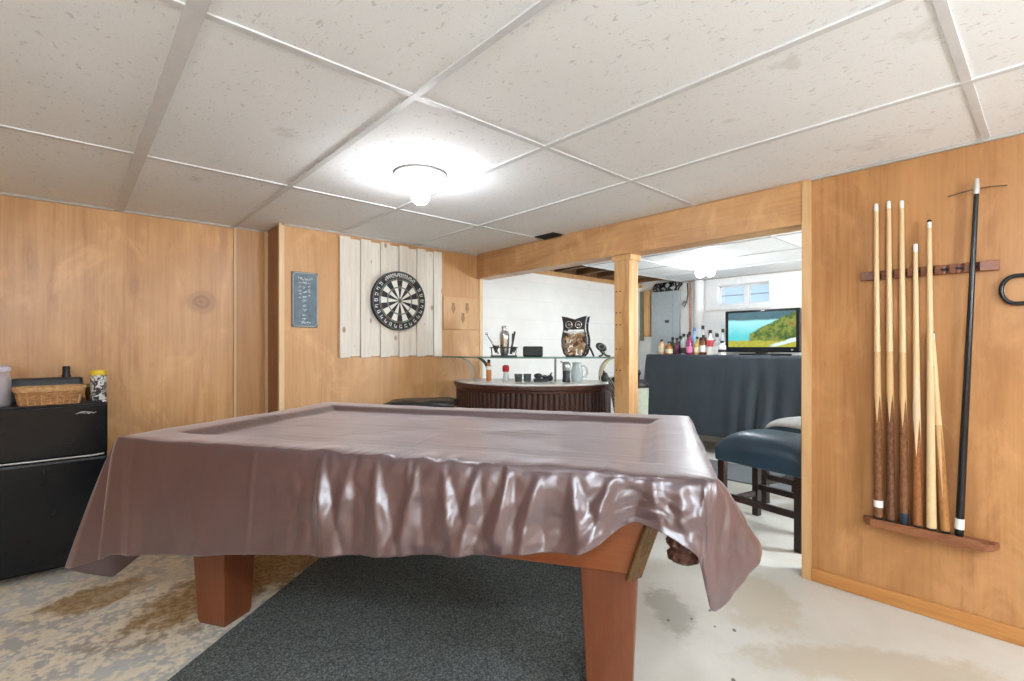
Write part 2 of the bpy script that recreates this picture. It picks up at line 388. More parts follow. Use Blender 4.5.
# post
mb = MB(); mb.span((2.70, 1.855, 0), (2.80, 1.974, 1.738)); struct(mb, 'post', PINE, bevel=0.004)
mb = MB(); mb.span((2.694, 1.84, 1.70), (2.81, 1.99, 1.738)); struct(mb, 'trim_8', PINE, bevel=0.003)
mb = MB()
for z in (1.50, 1.36, 1.28, 1.12, 0.98):
    for y in (1.955, 1.925): mb.cyl((2.703, y, z), (2.697, y, z), 0.005, n=8)
struct(mb, 'trim_9', plain('dark_nail_hole', (0.06, 0.035, 0.02), 0.7))
# window
WH = plain('white_vinyl', (0.80, 0.81, 0.82), 0.4, var=0.04)
mb = MB()
mb.span((XF - 0.02, 2.09, 1.86), (XF + 0.0, 2.83, 1.945)); mb.span((XF - 0.02, 2.09, 1.565), (XF, 2.83, 1.62))
mb.span((XF - 0.02, 2.70, 1.62), (XF, 2.83, 1.86)); mb.span((XF - 0.02, 2.075, 1.62), (XF, 2.115, 1.86))
w = struct(mb, 'window_1', WH, bevel=0.004)
mb = MB()
for (a, b_) in ((2.12, 2.37), (2.40, 2.70)):
    mb.span((XF + 0.06, a, WZ0), (XF + 0.09, a + 0.022, WZ1)); mb.span((XF + 0.06, b_ - 0.022, WZ0), (XF + 0.09, b_, WZ1))
    mb.span((XF + 0.06, a, WZ0), (XF + 0.09, b_, WZ0 + 0.022)); mb.span((XF + 0.06, a, WZ1 - 0.022), (XF + 0.09, b_, WZ1))
mb.span((XF + 0.05, 2.365, WZ0), (XF + 0.10, 2.41, WZ1))
f_ = mb.build('window_frame', WH, w, bevel=0.003); f_['kind'] = 'structure'
for (a, b_) in ((2.13, 2.36), (2.41, 2.69)):
    q = MB().span((XF + 0.072, a, WZ0), (XF + 0.076, b_, WZ1)).build('pane', glassy('window_glass', (0.75, 0.85, 0.95), 0.03, 0.12), w); q['kind'] = 'structure'
    q = MB().span((XF + 0.066, a, 1.735), (XF + 0.086, b_, 1.746)).build('reflection_bar', plain('grey_bar', (0.35, 0.40, 0.44), 0.5), w); q['kind'] = 'structure'  # thin bar put in for the dark line reflected across the pane

# ------------------------------------------------------------------ ceiling lamps
STEEL = plain('brushed_steel', (0.62, 0.62, 0.61), 0.35, 0.6, var=0.06)
def ceiling_lamp(label, x, y, power, col, bulbs=((0, 0),), rad=0.12, bare=True):
    t = thing('ceiling_lamp', label, 'ceiling lamp', (x, y, CH))
    MB().lathe([(rad, -0.004), (rad, -0.010), (rad * 0.93, -0.014), (rad * 0.70, -0.016)], n=40).build('base_plate', plain('satin_plate', (0.50, 0.50, 0.50), 0.45, 0.3, var=0.05), t, smooth=True)
    MB().lathe([(rad * 0.68, -0.012), (rad * 0.68, -0.028), (rad * 0.60, -0.032), (rad * 0.58, -0.050), (rad * 0.48, -0.054), (rad * 0.3, -0.056)], n=40).build('collar', glassy('frosted_collar', (0.86, 0.86, 0.85), 0.2, 0.45), t, smooth=True)
    em = glow('bulb_glow_%d' % round(power), col, power)
    for (bx, by) in bulbs:
        MB().lathe([(0.016, -0.050), (0.020, -0.060), (0.036, -0.080), (0.044, -0.102), (0.038, -0.126), (0.022, -0.141), (0.0, -0.146)], (bx, by, 0), n=20).build('bulb', em, t, smooth='all')
    return t
ceiling_lamp('round flush ceiling lamp with a bare lit bulb above the pool table', 1.24, 2.02, 120, (0.93, 0.96, 1.0))
ceiling_lamp('round ceiling lamp with a lit bulb behind the viewpoint', -0.05, -0.55, 490, (0.82, 0.92, 1.0))
ceiling_lamp('round ceiling lamp with lit bulbs in the bar room', 4.56, 2.27, 85, (0.90, 0.95, 1.0), bulbs=((0, 0.05), (0.0, -0.05)), rad=0.15)

def added_globe(label, x, y, z, r, power, col):  # unseen fill lamps, added to brighten the ceiling and the bar room
    t = thing('added_fill_lamp', label, 'added fill lamp', (x, y, 0))
    MB().lathe([(0.14, 0), (0.14, 0.015), (0.03, 0.03), (0.014, 0.05)], n=32).build('base', plain('dark_steel', (0.05, 0.05, 0.055), 0.4, 0.5), t, smooth=True)
    MB().cyl((0, 0, 0.04), (0, 0, z - r), 0.012, n=14).build('pole', plain('dark_steel', (0.05, 0.05, 0.055), 0.4, 0.5), t, smooth=True)
    MB().ball((0, 0, z), r, n=28).build('globe_shade', glow('globe_glow_%s' % label[:4], col, power), t, smooth='all')
added_globe('tall white globe floor lamp behind the viewpoint on the left', -0.95, -0.75, 1.45, 0.17, 50, (0.78, 0.91, 1.0))
added_globe('white globe floor lamp behind the viewpoint on the right', 1.45, -1.35, 1.45, 0.17, 50, (0.78, 0.91, 1.0))
added_globe('lit globe floor lamp in the bar room behind the plywood wall', 4.0, -0.6, 1.30, 0.17, 125, (0.82, 0.93, 1.0))
# ------------------------------------------------------------------ pool table
TA = radians(-58.87)
TL = (0.143, 2.404, 0.0)
ORW = wood('orange_cherry', (0.20, 0.064, 0.026), (0.17, 0.053, 0.021), (0.135, 0.040, 0.016), scale=(3, 3, 0.5), rough=0.38, fine=0.7)
ORW2 = wood('orange_cherry_apron', (0.36, 0.125, 0.045), (0.31, 0.10, 0.035), (0.25, 0.075, 0.026), scale=(0.5, 3, 3), rough=0.35, fine=0.7)
tb = thing('pool_table', 'red-brown wooden pool table with tapered square legs under a mauve cover', 'pool table', TL, TA)
W_, D_ = 2.065, 1.24
mb = MB()
mb.span((0.02, 0.02, 0.70), (2.06, 0.15, 0.752)); mb.span((0.02, 1.09, 0.70), (2.06, 1.22, 0.752))
mb.span((0.02, 0.15, 0.70), (0.15, 1.09, 0.752)); mb.span((1.93, 0.15, 0.70), (2.06, 1.09, 0.752))
mb.build('rail', ORW2, tb, bevel=0.012)
MB().span((0.15, 0.15, 0.69), (1.93, 1.09, 0.735)).build('playing_bed', plain('green_cloth', (0.02, 0.16, 0.07), 0.9, bmp=0.2), tb)
# slanted apron
def slant(a0, a1, b0, b1, z0, z1, i0, i1):
    """hollow frustum wall between z0 (inset i0) and z1 (inset i1)"""
    m = MB()
    for ins in (0.0, 0.03):
        pass
    def ring(z, i): return [(a0 + i, b0 + i, z), (a1 - i, b0 + i, z), (a1 - i, b1 - i, z), (a0 + i, b1 - i, z)]
    R = [ring(z1, i1), ring(z0, i0), ring(z0, i0 + 0.03), ring(z1, i1 + 0.03)]
    m.grid(R + [R[0]], closed=True)
    bmesh.ops.remove_doubles(m.bm, verts=m.bm.verts[:], dist=1e-5)
    return m
slant(0, W_, 0.0, D_, 0.445, 0.70, 0.165, 0.07).build('apron', ORW2, tb, bevel=0.004)
BRZ = plain('bronze_moulding', (0.16, 0.085, 0.035), 0.4, 0.35, var=0.25, scale=60)
legM = ORW
for (ca, cb, sa, sb) in ((0, 0, 1, 1), (W_, 0, -1, 1), (0, D_, 1, -1), (W_, D_, -1, -1)):
    m = MB()
    A0, A1, B0, B1 = 0.17, 0.30, 0.20, 0.33
    def P4(lo_a, hi_a, lo_b, hi_b, z): return [(ca + sa * (a + (0.035 if ca and cb else 0)), cb + sb * b, z) for a, b in ((lo_a, lo_b), (hi_a, lo_b), (hi_a, hi_b), (lo_a, hi_b))]
    R = [P4(A0, A1, B0, B1, 0.0), P4(A0 - 0.004, A1 + 0.004, B0 - 0.006, B1 + 0.006, 0.02), P4(A0 - 0.022, A1 + 0.022, B0 - 0.024, B1 + 0.024, 0.448), P4(A0 - 0.022, A1 + 0.022, B0 - 0.024, B1 + 0.024, 0.52)]
    m.grid(R, closed=True); m.quad(*R[0]); m.quad(*R[3])
    bmesh.ops.remove_doubles(m.bm, verts=m.bm.verts[:], dist=1e-5)
    m.build('leg', legM, tb, bevel=0.005)
    # fluted strip down the cut corner of the apron
    m = MB()
    for q in range(4):
        off = (q - 1.5) * 0.013
        p1 = Vector((ca + sa * (0.080 + off * 0.75), cb + sb * (0.080 - off * 0.75), 0.70)); p0 = Vector((ca + sa * (0.158 + off * 0.75), cb + sb * (0.158 - off * 0.75), 0.440))
        m.cyl(p0, p1, 0.0085, n=10)
    m.build('corner_moulding', BRZ, tb, smooth=True)
# leather corner pocket
POCK = plain('oxblood_leather', (0.075, 0.030, 0.020), 0.35, var=0.4, scale=45)
m = MB()
def wob(k, n): return 1 + 0.05 * (1 if (k // 2) % 2 else -1)
m.lathe([(0.048, 0.69), (0.052, 0.675), (0.046, 0.655), (0.040, 0.64), (0.046, 0.625), (0.036, 0.612), (0.034, 0.605), (0.043, 0.595), (0.041, 0.582), (0.024, 0.572), (0.0, 0.57)], (2.045, 0.025, -0.012), n=48, wob=wob)
m.build('pocket', POCK, tb, smooth=True)

# ------------------------------------------------------------------ pool table cover (draped vinyl sheet)
def drape(name, stations, center, ztop, inner, rows, nskirt, disp, mat, loc, rz, ds=0.01, flare=0.85, smooth_n=3, roll=0.012):
    """stations: (top_a, top_b, hem_a, hem_b, hem_z) round the edge; inner: [(scale, z)] rings from the edge to the middle"""
    pts = []
    n = len(stations)
    for i in range(n):
        p = stations[i]; q = stations[(i + 1) % n]
        L = max(math.dist(p[:2], q[:2]), math.dist(p[2:], q[2:]) * 0.9, 1e-4)
        k = max(1, int(round(L / ds)))
        for j in range(k):
            t = j / k
            pts.append([p[c] + (q[c] - p[c]) * t for c in range(5)])
    for _ in range(smooth_n):
        m_ = len(pts); new = []
        for i in range(m_):
            a, b_, c = pts[i - 1], pts[i], pts[(i + 1) % m_]
            new.append(b_[:2] + [0.25 * a[k] + 0.5 * b_[k] + 0.25 * c[k] for k in (2, 3, 4)])
        pts = new
    s = 0.0; S = []
    for i, p in enumerate(pts):
        S.append(s); s += math.dist(p[2:], pts[(i + 1) % len(pts)][2:])
    rowsv = []
    for (sc, z) in reversed(inner):
        row = []
        for i, p in enumerate(pts):
            x = center[0] + (p[0] - center[0]) * sc; y = center[1] + (p[1] - center[1]) * sc
            row.append(disp(x, y, z, 'top', 0.0, S[i], sc, p))
        rowsv.append(row)
    for r in range(1, nskirt + 1):
        w = r / nskirt; row = []
        for i, p in enumerate(pts):
            wx = w ** flare
            x = p[0] + (p[2] - p[0]) * wx; y = p[1] + (p[3] - p[1]) * wx
            ox, oy = (p[2] - center[0]), (p[3] - center[1])
            # outward direction by the nearest side
            nx = 1 if p[0] > center[0] * 1.999 else (-1 if p[0] < 1e-4 else 0); ny = -1 if p[1] < 1e-4 else (1 if p[1] > center[1] * 1.999 else 0)
            l = math.hypot(nx, ny) or 1; nx /= l; ny /= l
            e = roll * (1 - exp(-w * 14))
            x += nx * e; y += ny * e
            z = ztop + (p[4] - ztop) * w
            row.append(disp(x, y, z, 'skirt', w, S[i], 1.0, p, nx, ny))
        rowsv.append(row)
    mb = MB(); R = mb.grid(rowsv, closed=True)
    cx = [sum(v.co[k] for v in R[0]) / len(R[0]) for k in range(3)]
    cv = mb.bm.verts.new(cx)
    for k in range(len(R[0])): mb.bm.faces.new((R[0][(k + 1) % len(R[0])], R[0][k], cv))
    o = mb.build(name, mat, smooth='all', solid=0.002)
    o.location = loc; o.rotation_euler = (0, 0, rz)
    return o
ZT = 0.788
ST = [
    (0.00, 0.00, 0.00, -0.055, 0.345), (0.05, 0.0, 0.05, -0.05, 0.372), (0.23, 0, 0.23, -0.036, 0.387), (0.45, 0, 0.45, -0.034, 0.414), (0.657, 0, 0.657, -0.034, 0.439),
    (0.95, 0, 0.95, -0.045, 0.478), (1.225, 0, 1.225, -0.034, 0.508), (1.45, 0, 1.45, -0.03, 0.538), (1.634, 0, 1.634, -0.026, 0.560), (1.78, 0, 1.775, -0.02, 0.578),
    (1.84, 0, 1.835, -0.008, 0.612), (1.89, 0, 1.885, 0.0, 0.652), (1.93, 0, 1.92, 0.0, 0.668), (1.99, 0, 1.99, -0.012, 0.655), (2.05, 0, 2.045, -0.028, 0.628), (2.09, 0, 2.075, -0.034, 0.610),
    (2.12, 0.00, 2.105, -0.045, 0.472), (2.12, 0.015, 2.165, 0.005, 0.520), (2.12, 0.03, 2.225, 0.055, 0.578), (2.12, 0.06, 2.232, 0.085, 0.600), (2.12, 0.12, 2.155, 0.13, 0.61), (2.12, 0.5, 2.15, 0.5, 0.60), (2.12, 1.1, 2.15, 1.1, 0.56),
    (2.12, 1.20, 2.19, 1.24, 0.48), (2.12, 1.24, 2.17, 1.29, 0.46), (2.06, 1.24, 2.06, 1.275, 0.55), (1.6, 1.24, 1.6, 1.27, 0.58), (1.0, 1.24, 1.0, 1.27, 0.53), (0.4, 1.24, 0.4, 1.27, 0.48), (0.06, 1.24, 0.05, 1.275, 0.44),
    (0.0, 1.24, -0.06, 1.30, 0.34), (0.0, 1.18, -0.05, 1.18, 0.42), (0.0, 0.7, -0.035, 0.7, 0.40), (0.0, 0.30, -0.04, 0.32, 0.36), (0.0, 0.14, -0.09, 0.18, 0.27), (0.0, 0.07, -0.14, 0.085, 0.195), (0.0, 0.03, -0.19, 0.00, 0.245), (0.0, 0.01, -0.195, -0.055, 0.285), (0.0, 0.003, -0.13, -0.07, 0.300)]
def _h(i, j, k):
    n = (i * 374761393 + j * 668265263 + k * 974634599) & 0xffffffff
    n = ((n ^ (n >> 13)) * 1274126177) & 0xffffffff
    return ((n ^ (n >> 16)) & 0xffff) / 32767.5 - 1
def facet(u, v, k):
    """piecewise linear noise: flat facets meeting in creases"""
    i = ffloor(u); j = ffloor(v); fu = u - i; fv = v - j
    a, b_, c, d = _h(i, j, k), _h(i + 1, j, k), _h(i, j + 1, k), _h(i + 1, j + 1, k)
    if _h(i, j, k + 99) > 0:
        return a + (b_ - a) * fu + (c - a) * fv if fu + fv < 1 else d + (c - d) * (1 - fu) + (b_ - d) * (1 - fv)
    return a + (b_ - a) * fu + (d - b_) * fv if fu > fv else a + (c - a) * fv + (d - c) * fu
PINCH = [(0.93, 0.05, 0.034), (1.04, -0.03, 0.018), (1.13, 0.04, 0.026), (1.27, -0.02, 0.022), (1.36, 0.05, 0.024), (1.47, -0.03, 0.026), (1.57, -0.04, 0.030), (1.66, -0.05, 0.028), (1.75, 0.03, 0.026), (1.86, -0.05, 0.024), (1.96, 0.03, 0.022), (2.04, 0.0, 0.016)]
def cover_disp(x, y, z, part, w, s, sc, p, nx=0, ny=0):
    if part == 'top':
        ins = min(x, 2.12 - x, y, 1.24 - y)
        t = min(1, max(0, (ins - 0.135) / 0.055)); t = t * t * (3 - 2 * t)
        z = ZT + 0.004 * min(1, ins / 0.02) - 0.026 * t
        if ins <= 1e-5: z = ZT
        wx = x + 0.05 * noise.noise(Vector((x * 3, y * 3, 8.0))); wy = y + 0.05 * noise.noise(Vector((x * 3, y * 3, 18.0)))
        d = facet(wx * 4.1, wy * 5.2, 3) * 0.0030 + facet(wx * 9.7 + wy * 3, wy * 9.3, 4) * 0.0018 + noise.noise(Vector((x * 2, y * 2, 1.0))) * 0.003
        for c in (0.35, 0.72, 1.10, 1.48, 1.84): d += 0.0010 * max(0, 1 - abs(x - c) / 0.012)
        for c in (0.33, 0.66, 0.98): d += 0.0010 * max(0, 1 - abs(y - c) / 0.012)
        edge = max(0, 1 - ins / 0.10)
        if y < 0.14:
            g = (0.15 + 0.85 * min(1, max(0, (x - 0.62) / 0.35)))
            d += edge * (facet(x * 15, 0.3, 11) * 0.008 + facet(x * 38, 0.6, 12) * 0.004 + 0.004) * g
            y += edge * facet(x * 11, 9.3, 13) * 0.010 * g
        return (x, y, z + d)
    k = 0.12 + 0.88 * min(1, max(0, (p[0] - 0.62) / 0.35))
    am = min(1.0, 0.12 + 1.3 * w)
    o = 0.0
    if ny < -0.5:
        for (fa, lean, h) in PINCH:
            c = fa + lean * w; q = abs(p[0] - c) / (0.010 + 0.055 * w)
            o += 0.75 * h * min(1, 2.2 * w) * max(0, 1 - q)
        for c in (0.66, 1.245, 1.56): o += 0.004 * max(0, 1 - abs(p[0] - c) / 0.010)
        for (c, lean, h, hw) in ((0.32, 0.16, 0.010, 0.12), (0.10, 0.05, 0.014, 0.05), (0.62, -0.2, 0.008, 0.10)):
            o += h * w * max(0, 1 - abs(p[0] - c - lean * w) / hw)
    sw = s + 0.03 * noise.noise(Vector((s * 4, w * 2, 6.0)))
    o += am * facet(sw * 11, w * 2.1 + s, 21) * 0.008 * k
    o += am * facet(sw * 24 + w * 1.5, w * 4.5, 22) * 0.006 * k
    o += facet(sw * 45, w * 8 + s * 3, 23) * 0.0022 * k
    zz = z + facet(s * 15, 0.3, 31) * 0.007 * exp(-w * 5) * k
    if not (nx or ny): ny = -1
    o = max(o, -0.006)
    return (x + nx * o, y + ny * o, zz)
def vinyl():
    m, nt, b, o = new_mat('mauve_brown_vinyl')
    p = pos(nt)
    f = noise_n(nt, p, 5, 5); g = noise_n(nt, p, 60, 4, 0.6)
    nt.links.new(ramp(nt, f, [(0.3, (0.062, 0.031, 0.034)), (0.7, (0.084, 0.046, 0.050))]), b.inputs['Base Color'])
    nt.links.new(M_(nt, 'ADD', 0.30, M_(nt, 'MULTIPLY', g, 0.16)), b.inputs['Roughness'])
    b.inputs['Specular IOR Level'].default_value = 1.0; b.inputs['Specular Tint'].default_value = (0.95, 0.93, 1.0, 1); b.inputs['Sheen Weight'].default_value = 0.45; b.inputs['Sheen Roughness'].default_value = 0.35; b.inputs['Sheen Tint'].default_value = (0.92, 0.86, 0.95, 1); b.inputs['Coat Weight'].default_value = 0.6; b.inputs['Coat Roughness'].default_value = 0.34; b.inputs['Coat IOR'].default_value = 1.7
    bump(nt, b, noise_n(nt, p, 34, 5, 0.65, 0.6), 0.10, 0.005)
    return m
inner = [(1.0, ZT), (0.992, ZT + 0.003), (0.975, ZT + 0.004), (0.95, ZT + 0.004), (0.92, ZT + 0.003), (0.895, ZT - 0.002), (0.875, ZT - 0.014), (0.855, ZT - 0.021)] + [(0.855 - 0.0182 * k, ZT - 0.023) for k in range(1, 46)]
inner = inner[:1] + inner[1:]
cov = drape('table_cover', ST, (1.06, 0.62), ZT, inner, None, 60, cover_disp, vinyl(), TL, TA, ds=0.007)
tag(cov, 'mauve-brown vinyl cover draped over the pool table', 'table cover')

# ------------------------------------------------------------------ rug
def rug_mat():
    m, nt, b, o = new_mat('charcoal_loop_carpet')
    p = pos(nt)
    v = N(nt, 'ShaderNodeTexVoronoi'); nt.links.new(mapping(nt, p, (1, 1.4, 1)), v.inputs['Vector']); v.inputs['Scale'].default_value = 125
    f = noise_n(nt, p, 140, 3, 0.7); g = noise_n(nt, p, 3, 3)
    col = ramp(nt, f, [(0.33, (0.048, 0.056, 0.056)), (0.5, (0.14, 0.156, 0.156)), (0.68, (0.33, 0.355, 0.35))])
    nt.links.new(mix(nt, M_(nt, 'MULTIPLY', g, 0.3), col, (0.06, 0.07, 0.07)), b.inputs['Base Color'])
    b.inputs['Roughness'].default_value = 0.95; b.inputs['Specular IOR Level'].default_value = 0.15
    bump(nt, b, M_(nt, 'ADD', f, v.outputs['Distance']), 0.8, 0.006)
    return m
RUGM = rug_mat()
mb = MB(); mb.span((-1.5, -1.44, 0.0005), (2.0, 0.0, 0.010))
rug = mb.build('area_rug', RUGM, bevel=0.004)
rug.location = (0.257, 2.018, 0); rug.rotation_euler = (0, 0, atan2(0.606, 0.727))
tag(rug, 'large charcoal grey carpet rug under the pool table', 'rug')
mb = MB(); mb.span((-0.30, -0.9, 0.0005), (0.30, 0.9, 0.012)); mat_ = mb.build('floor_mat', plain('grey_mat', (0.13, 0.14, 0.15), 0.85, bmp=0.4, scale=60), bevel=0.004)
mat_.location = (4.47, 1.55, 0); tag(mat_, 'flat grey floor mat behind the blue counter chairs', 'floor mat')

# ------------------------------------------------------------------ fridge and what stands on it
BLK = plain('black_fridge_skin', (0.006, 0.007, 0.009), 0.22, var=0.08, scale=14, spec=0.3)
fr = thing('mini_fridge', 'black two-door mini fridge in the left corner by the plywood wall', 'fridge', (-0.105, 3.30, 0))
MB().span((-0.26, 0.04, 0.035), (0.26, 0.43, 0.832)).build('cabinet', BLK, fr, bevel=0.008)
MB().span((-0.262, 0.028, 0.832), (0.262, 0.432, 0.846)).build('top_panel', plain('black_top', (0.03, 0.032, 0.036), 0.4, bmp=0.05), fr, bevel=0.006)
d1 = MB().span((-0.26, 0.0, 0.586), (0.26, 0.04, 0.842)).build('freezer_door', BLK, fr, bevel=0.010, seg=3)
d2 = MB().span((-0.26, 0.0, 0.042), (0.26, 0.04, 0.570)).build('lower_door', BLK, fr, bevel=0.010, seg=3)
CHR = plain('dull_chrome', (0.55, 0.57, 0.60), 0.25, 0.9, var=0.08)
GRY = plain('dark_grey_plastic', (0.06, 0.065, 0.075), 0.35)
MB().tube([(-0.25, -0.003, 0.583), (0.0, -0.006, 0.5825), (0.20, -0.006, 0.583), (0.245, -0.002, 0.586)], 0.0055).build('handle', CHR, d1, smooth=True)
MB().span((-0.25, -0.004, 0.560), (0.25, 0.006, 0.570)).build('handle', GRY, d2, bevel=0.003)
mb = MB(); mb.tube([(0.135 + 0.012 * k, -0.002, 0.797 + 0.010 * sin(k * 0.55)) for k in range(6)], 0.0035, radii=[0.001, 0.003, 0.004, 0.003, 0.002, 0.001])
mb.tube([(0.155 + 0.006 * k, -0.002, 0.800 + 0.005 * sin(k * 2.1)) for k in range(11)], 0.0018)
mb.build('badge', CHR, d1, smooth=True)
for (x, y) in ((-0.22, 0.06), (0.22, 0.06), (-0.22, 0.38), (0.22, 0.38)): MB().cyl((x, y, 0), (x, y, 0.04), 0.02, n=14).build('foot', GRY, fr)
FT = 0.846
# wicker basket
WICK = wood('wicker', (0.55, 0.31, 0.13), (0.42, 0.21, 0.08), (0.24, 0.10, 0.035), scale=(20, 20, 20), ring=5, rough=0.55)
WICKL = wood('wicker_rim', (0.66, 0.45, 0.24), (0.55, 0.33, 0.15), (0.40, 0.2, 0.08), scale=(20, 20, 20), ring=5, rough=0.55)
bk = thing('wicker_basket', 'low oblong wicker basket on top of the black fridge', 'basket', (-0.065, 3.405, FT), radians(2))
mb = MB()
def bring(w, h, z, r, ph):
    P = rrect(w, h, 0.035, 8); out = []
    for i, (x, y) in enumerate(P):
        out.append((x, y, z))
    # denser, woven in and out
    den = []
    for i in range(len(out)):
        a = Vector(out[i]); b_ = Vector(out[(i + 1) % len(out)]); k = max(1, int((b_ - a).length / 0.006))
        for j in range(k): den.append(a.lerp(b_, j / k))
    res = []
    for i, q in enumerate(den):
        d = Vector((q.x, q.y, 0)).normalized() * (0.003 * sin(i * 0.9 + ph)); res.append(q + d)
    return res
for k in range(7):
    w = 0.215 + 0.0045 * k; mb.tube(bring(w, 0.14 + 0.0045 * k, 0.006 + 0.010 * k, 0, pi * (k % 2)), 0.0055, n=6, closed=True)
mb.prism(rrect(0.205, 0.13, 0.03), 0.002, 0.008)
mb.build('basket_wall', WICK, bk, smooth='all')
mb = MB()
for k in range(3): mb.tube(bring(0.252 + 0.003 * k, 0.176, 0.074 + 0.006 * k, 0, 2.1 * k), 0.0052, n=6, closed=True)
mb.build('rim', WICKL, bk, smooth='all')
mb = MB()
for k in range(26):
    P = bring(0.228, 0.153, 0, 0, 0); q = P[int(k * len(P) / 26)]; d = Vector((q.x, q.y, 0)).normalized() * 0.002
    mb.cyl(Vector((q.x * 0.96, q.y * 0.96, 0.004)) + d, Vector((q.x * 1.07, q.y * 1.07, 0.080)) + d, 0.0028, n=6)
mb.build('stake', WICKL, bk, smooth=True)
# long dark case behind the basket
cs = thing('carry_case', 'long black case lying behind the wicker basket on the fridge', 'case', (-0.092, 3.58, FT), radians(-1))
MB().span((-0.155, -0.055, 0), (0.155, 0.055, 0.125)).build('case_body', plain('slate_black_plastic', (0.022, 0.028, 0.036), 0.4), cs, bevel=0.014, seg=3)
MB().span((-0.158, -0.058, 0.088), (0.158, 0.058, 0.096)).build('seam_band', GRY, cs, bevel=0.002)
mb = MB(); mb.lathe([(0.018, 0), (0.02, 0.01), (0.02, 0.13), (0.016, 0.14), (0.016, 0.178), (0.014, 0.183), (0.0, 0.183)], n=20)
o = mb.build('spray_bottle', plain('black_plastic', (0.012, 0.012, 0.014), 0.4), smooth=True); o.location = (-0.005, 3.665, FT); tag(o, 'slim black bottle showing above the case on the fridge', 'bottle')
# plastic jar with purple-white contents
jr = thing('plastic_jar', 'clear plastic jar of purple and white things at the left edge of the fridge', 'jar', (-0.268, 3.44, FT))
MB().lathe([(0.058, 0.0), (0.064, 0.006), (0.066, 0.14), (0.060, 0.165), (0.052, 0.172)], n=28).build('jar_body', glassy('clear_plastic', (0.80, 0.78, 0.85), 0.08, 0.38), jr, smooth=True)
MB().lathe([(0.060, 0.168), (0.064, 0.172), (0.064, 0.190), (0.055, 0.197), (0.022, 0.203), (0.016, 0.206), (0.017, 0.222), (0.0, 0.226)], n=28).build('lid', plain('pale_lid', (0.62, 0.58, 0.68), 0.35), jr, smooth=True)
mb = MB(); rr = random.Random(3)
for k in range(42):
    a = rr.uniform(0, 2 * pi); r = 0.044 * sqrt(rr.random()); mb.mi = rr.choice((0, 0, 1, 2)); mb.ball((r * cos(a), r * sin(a), 0.018 + 0.13 * rr.random()), 0.016, n=8)
o = mb.build('contents', [plain('lilac', (0.36, 0.30, 0.48), 0.5), plain('white_bits', (0.75, 0.73, 0.76), 0.5), plain('rose', (0.50, 0.22, 0.22), 0.5)], jr, smooth='all'); o['kind'] = 'stuff'
# patterned tin with yellow lid
tn = thing('patterned_tin', 'black and white patterned tin with a yellow lid at the right end of the fridge', 'tin', (0.124, 3.44, FT))
def blotch():
    m, nt, b, o = new_mat('black_white_print')
    f = noise_n(nt, pos(nt), 48, 3, 0.6, 1.2)
    nt.links.new(ramp(nt, f, [(0.47, (0.02, 0.02, 0.025)), (0.53, (0.72, 0.72, 0.70))]), b.inputs['Base Color']); b.inputs['Roughness'].default_value = 0.35
    return m
MB().lathe([(0.032, 0), (0.034, 0.004), (0.034, 0.138), (0.032, 0.142)], n=28).build('tin_body', blotch(), tn, smooth=True)
MB().lathe([(0.035, 0.138), (0.036, 0.142), (0.036, 0.160), (0.033, 0.164), (0.0, 0.165)], n=28).build('lid', plain('yellow_lid', (0.75, 0.55, 0.03), 0.4), tn, smooth=True)
am = thing('amber_jar', 'small round amber jar between the basket and the patterned tin', 'jar', (0.095, 3.505, FT))
MB().lathe([(0.018, 0), (0.022, 0.012), (0.025, 0.035), (0.023, 0.062), (0.018, 0.074)], n=24).build('jar_body', plain('amber_glass', (0.16, 0.07, 0.015), 0.1, coat=0.5), am, smooth=True)
MB().lathe([(0.019, 0.072), (0.020, 0.090), (0.0, 0.092)], n=24).build('lid', plain('olive_lid', (0.25, 0.21, 0.06), 0.4), am, smooth=True)
pn = MB().cyl((0, 0, 0.006), (0.062, -0.01, 0.006), 0.0055, n=10).cyl((0.062, -0.01, 0.006), (0.078, -0.0126, 0.006), 0.006, n=10)
for f in pn.bm.faces:
    if f.calc_center_median().x > 0.064: f.material_index = 1
o = pn.build('lighter', [plain('black_plastic', (0.012, 0.012, 0.014), 0.4), CHR], smooth=True); o.location = (0.072, 3.345, FT); tag(o, 'slim black lighter lying on the front right corner of the fridge', 'lighter')

# ------------------------------------------------------------------ dart corner
db = thing('dartboard_backing', 'white-washed vertical pine boards nailed up behind the dartboard', 'board panel', (1.438, YD, 1.056))
def pinewhite():
    m, nt, b, o = new_mat('white_washed_pine')
    p = pos(nt)
    g = noise_n(nt, mapping(nt, p, (60, 60, 4)), 1, 3); kn = N(nt, 'ShaderNodeTexVoronoi'); nt.links.new(mapping(nt, p, (9, 9, 5.5)), kn.inputs['Vector']); kn.inputs['Scale'].default_value = 1.0
    col = ramp(nt, g, [(0.3, (0.62, 0.57, 0.49)), (0.7, (0.74, 0.70, 0.63))])
    k = M_(nt, 'SUBTRACT', 1.0, step(nt, kn.outputs['Distance'], 0.08, 0.15))
    nt.links.new(mix(nt, M_(nt, 'MULTIPLY', k, 0.8), col, (0.30, 0.17, 0.08)), b.inputs['Base Color']); b.inputs['Roughness'].default_value = 0.6
    return m
PW = pinewhite()
xs = 0.0; nb = 11; bw = 0.867 / nb
for k in range(nb):
    hi = (k % 2 == 0)
    t = 0.024 if hi else 0.012
    z0 = 0.0 if hi else 0.010; z1 = 0.873 - (0.0 if hi else 0.010) - 0.001 * k
    MB().span((k * bw + 0.0008, -t, z0), ((k + 1) * bw - 0.0008, -0.0005, z1)).build('board', PW, db, bevel=0.003)
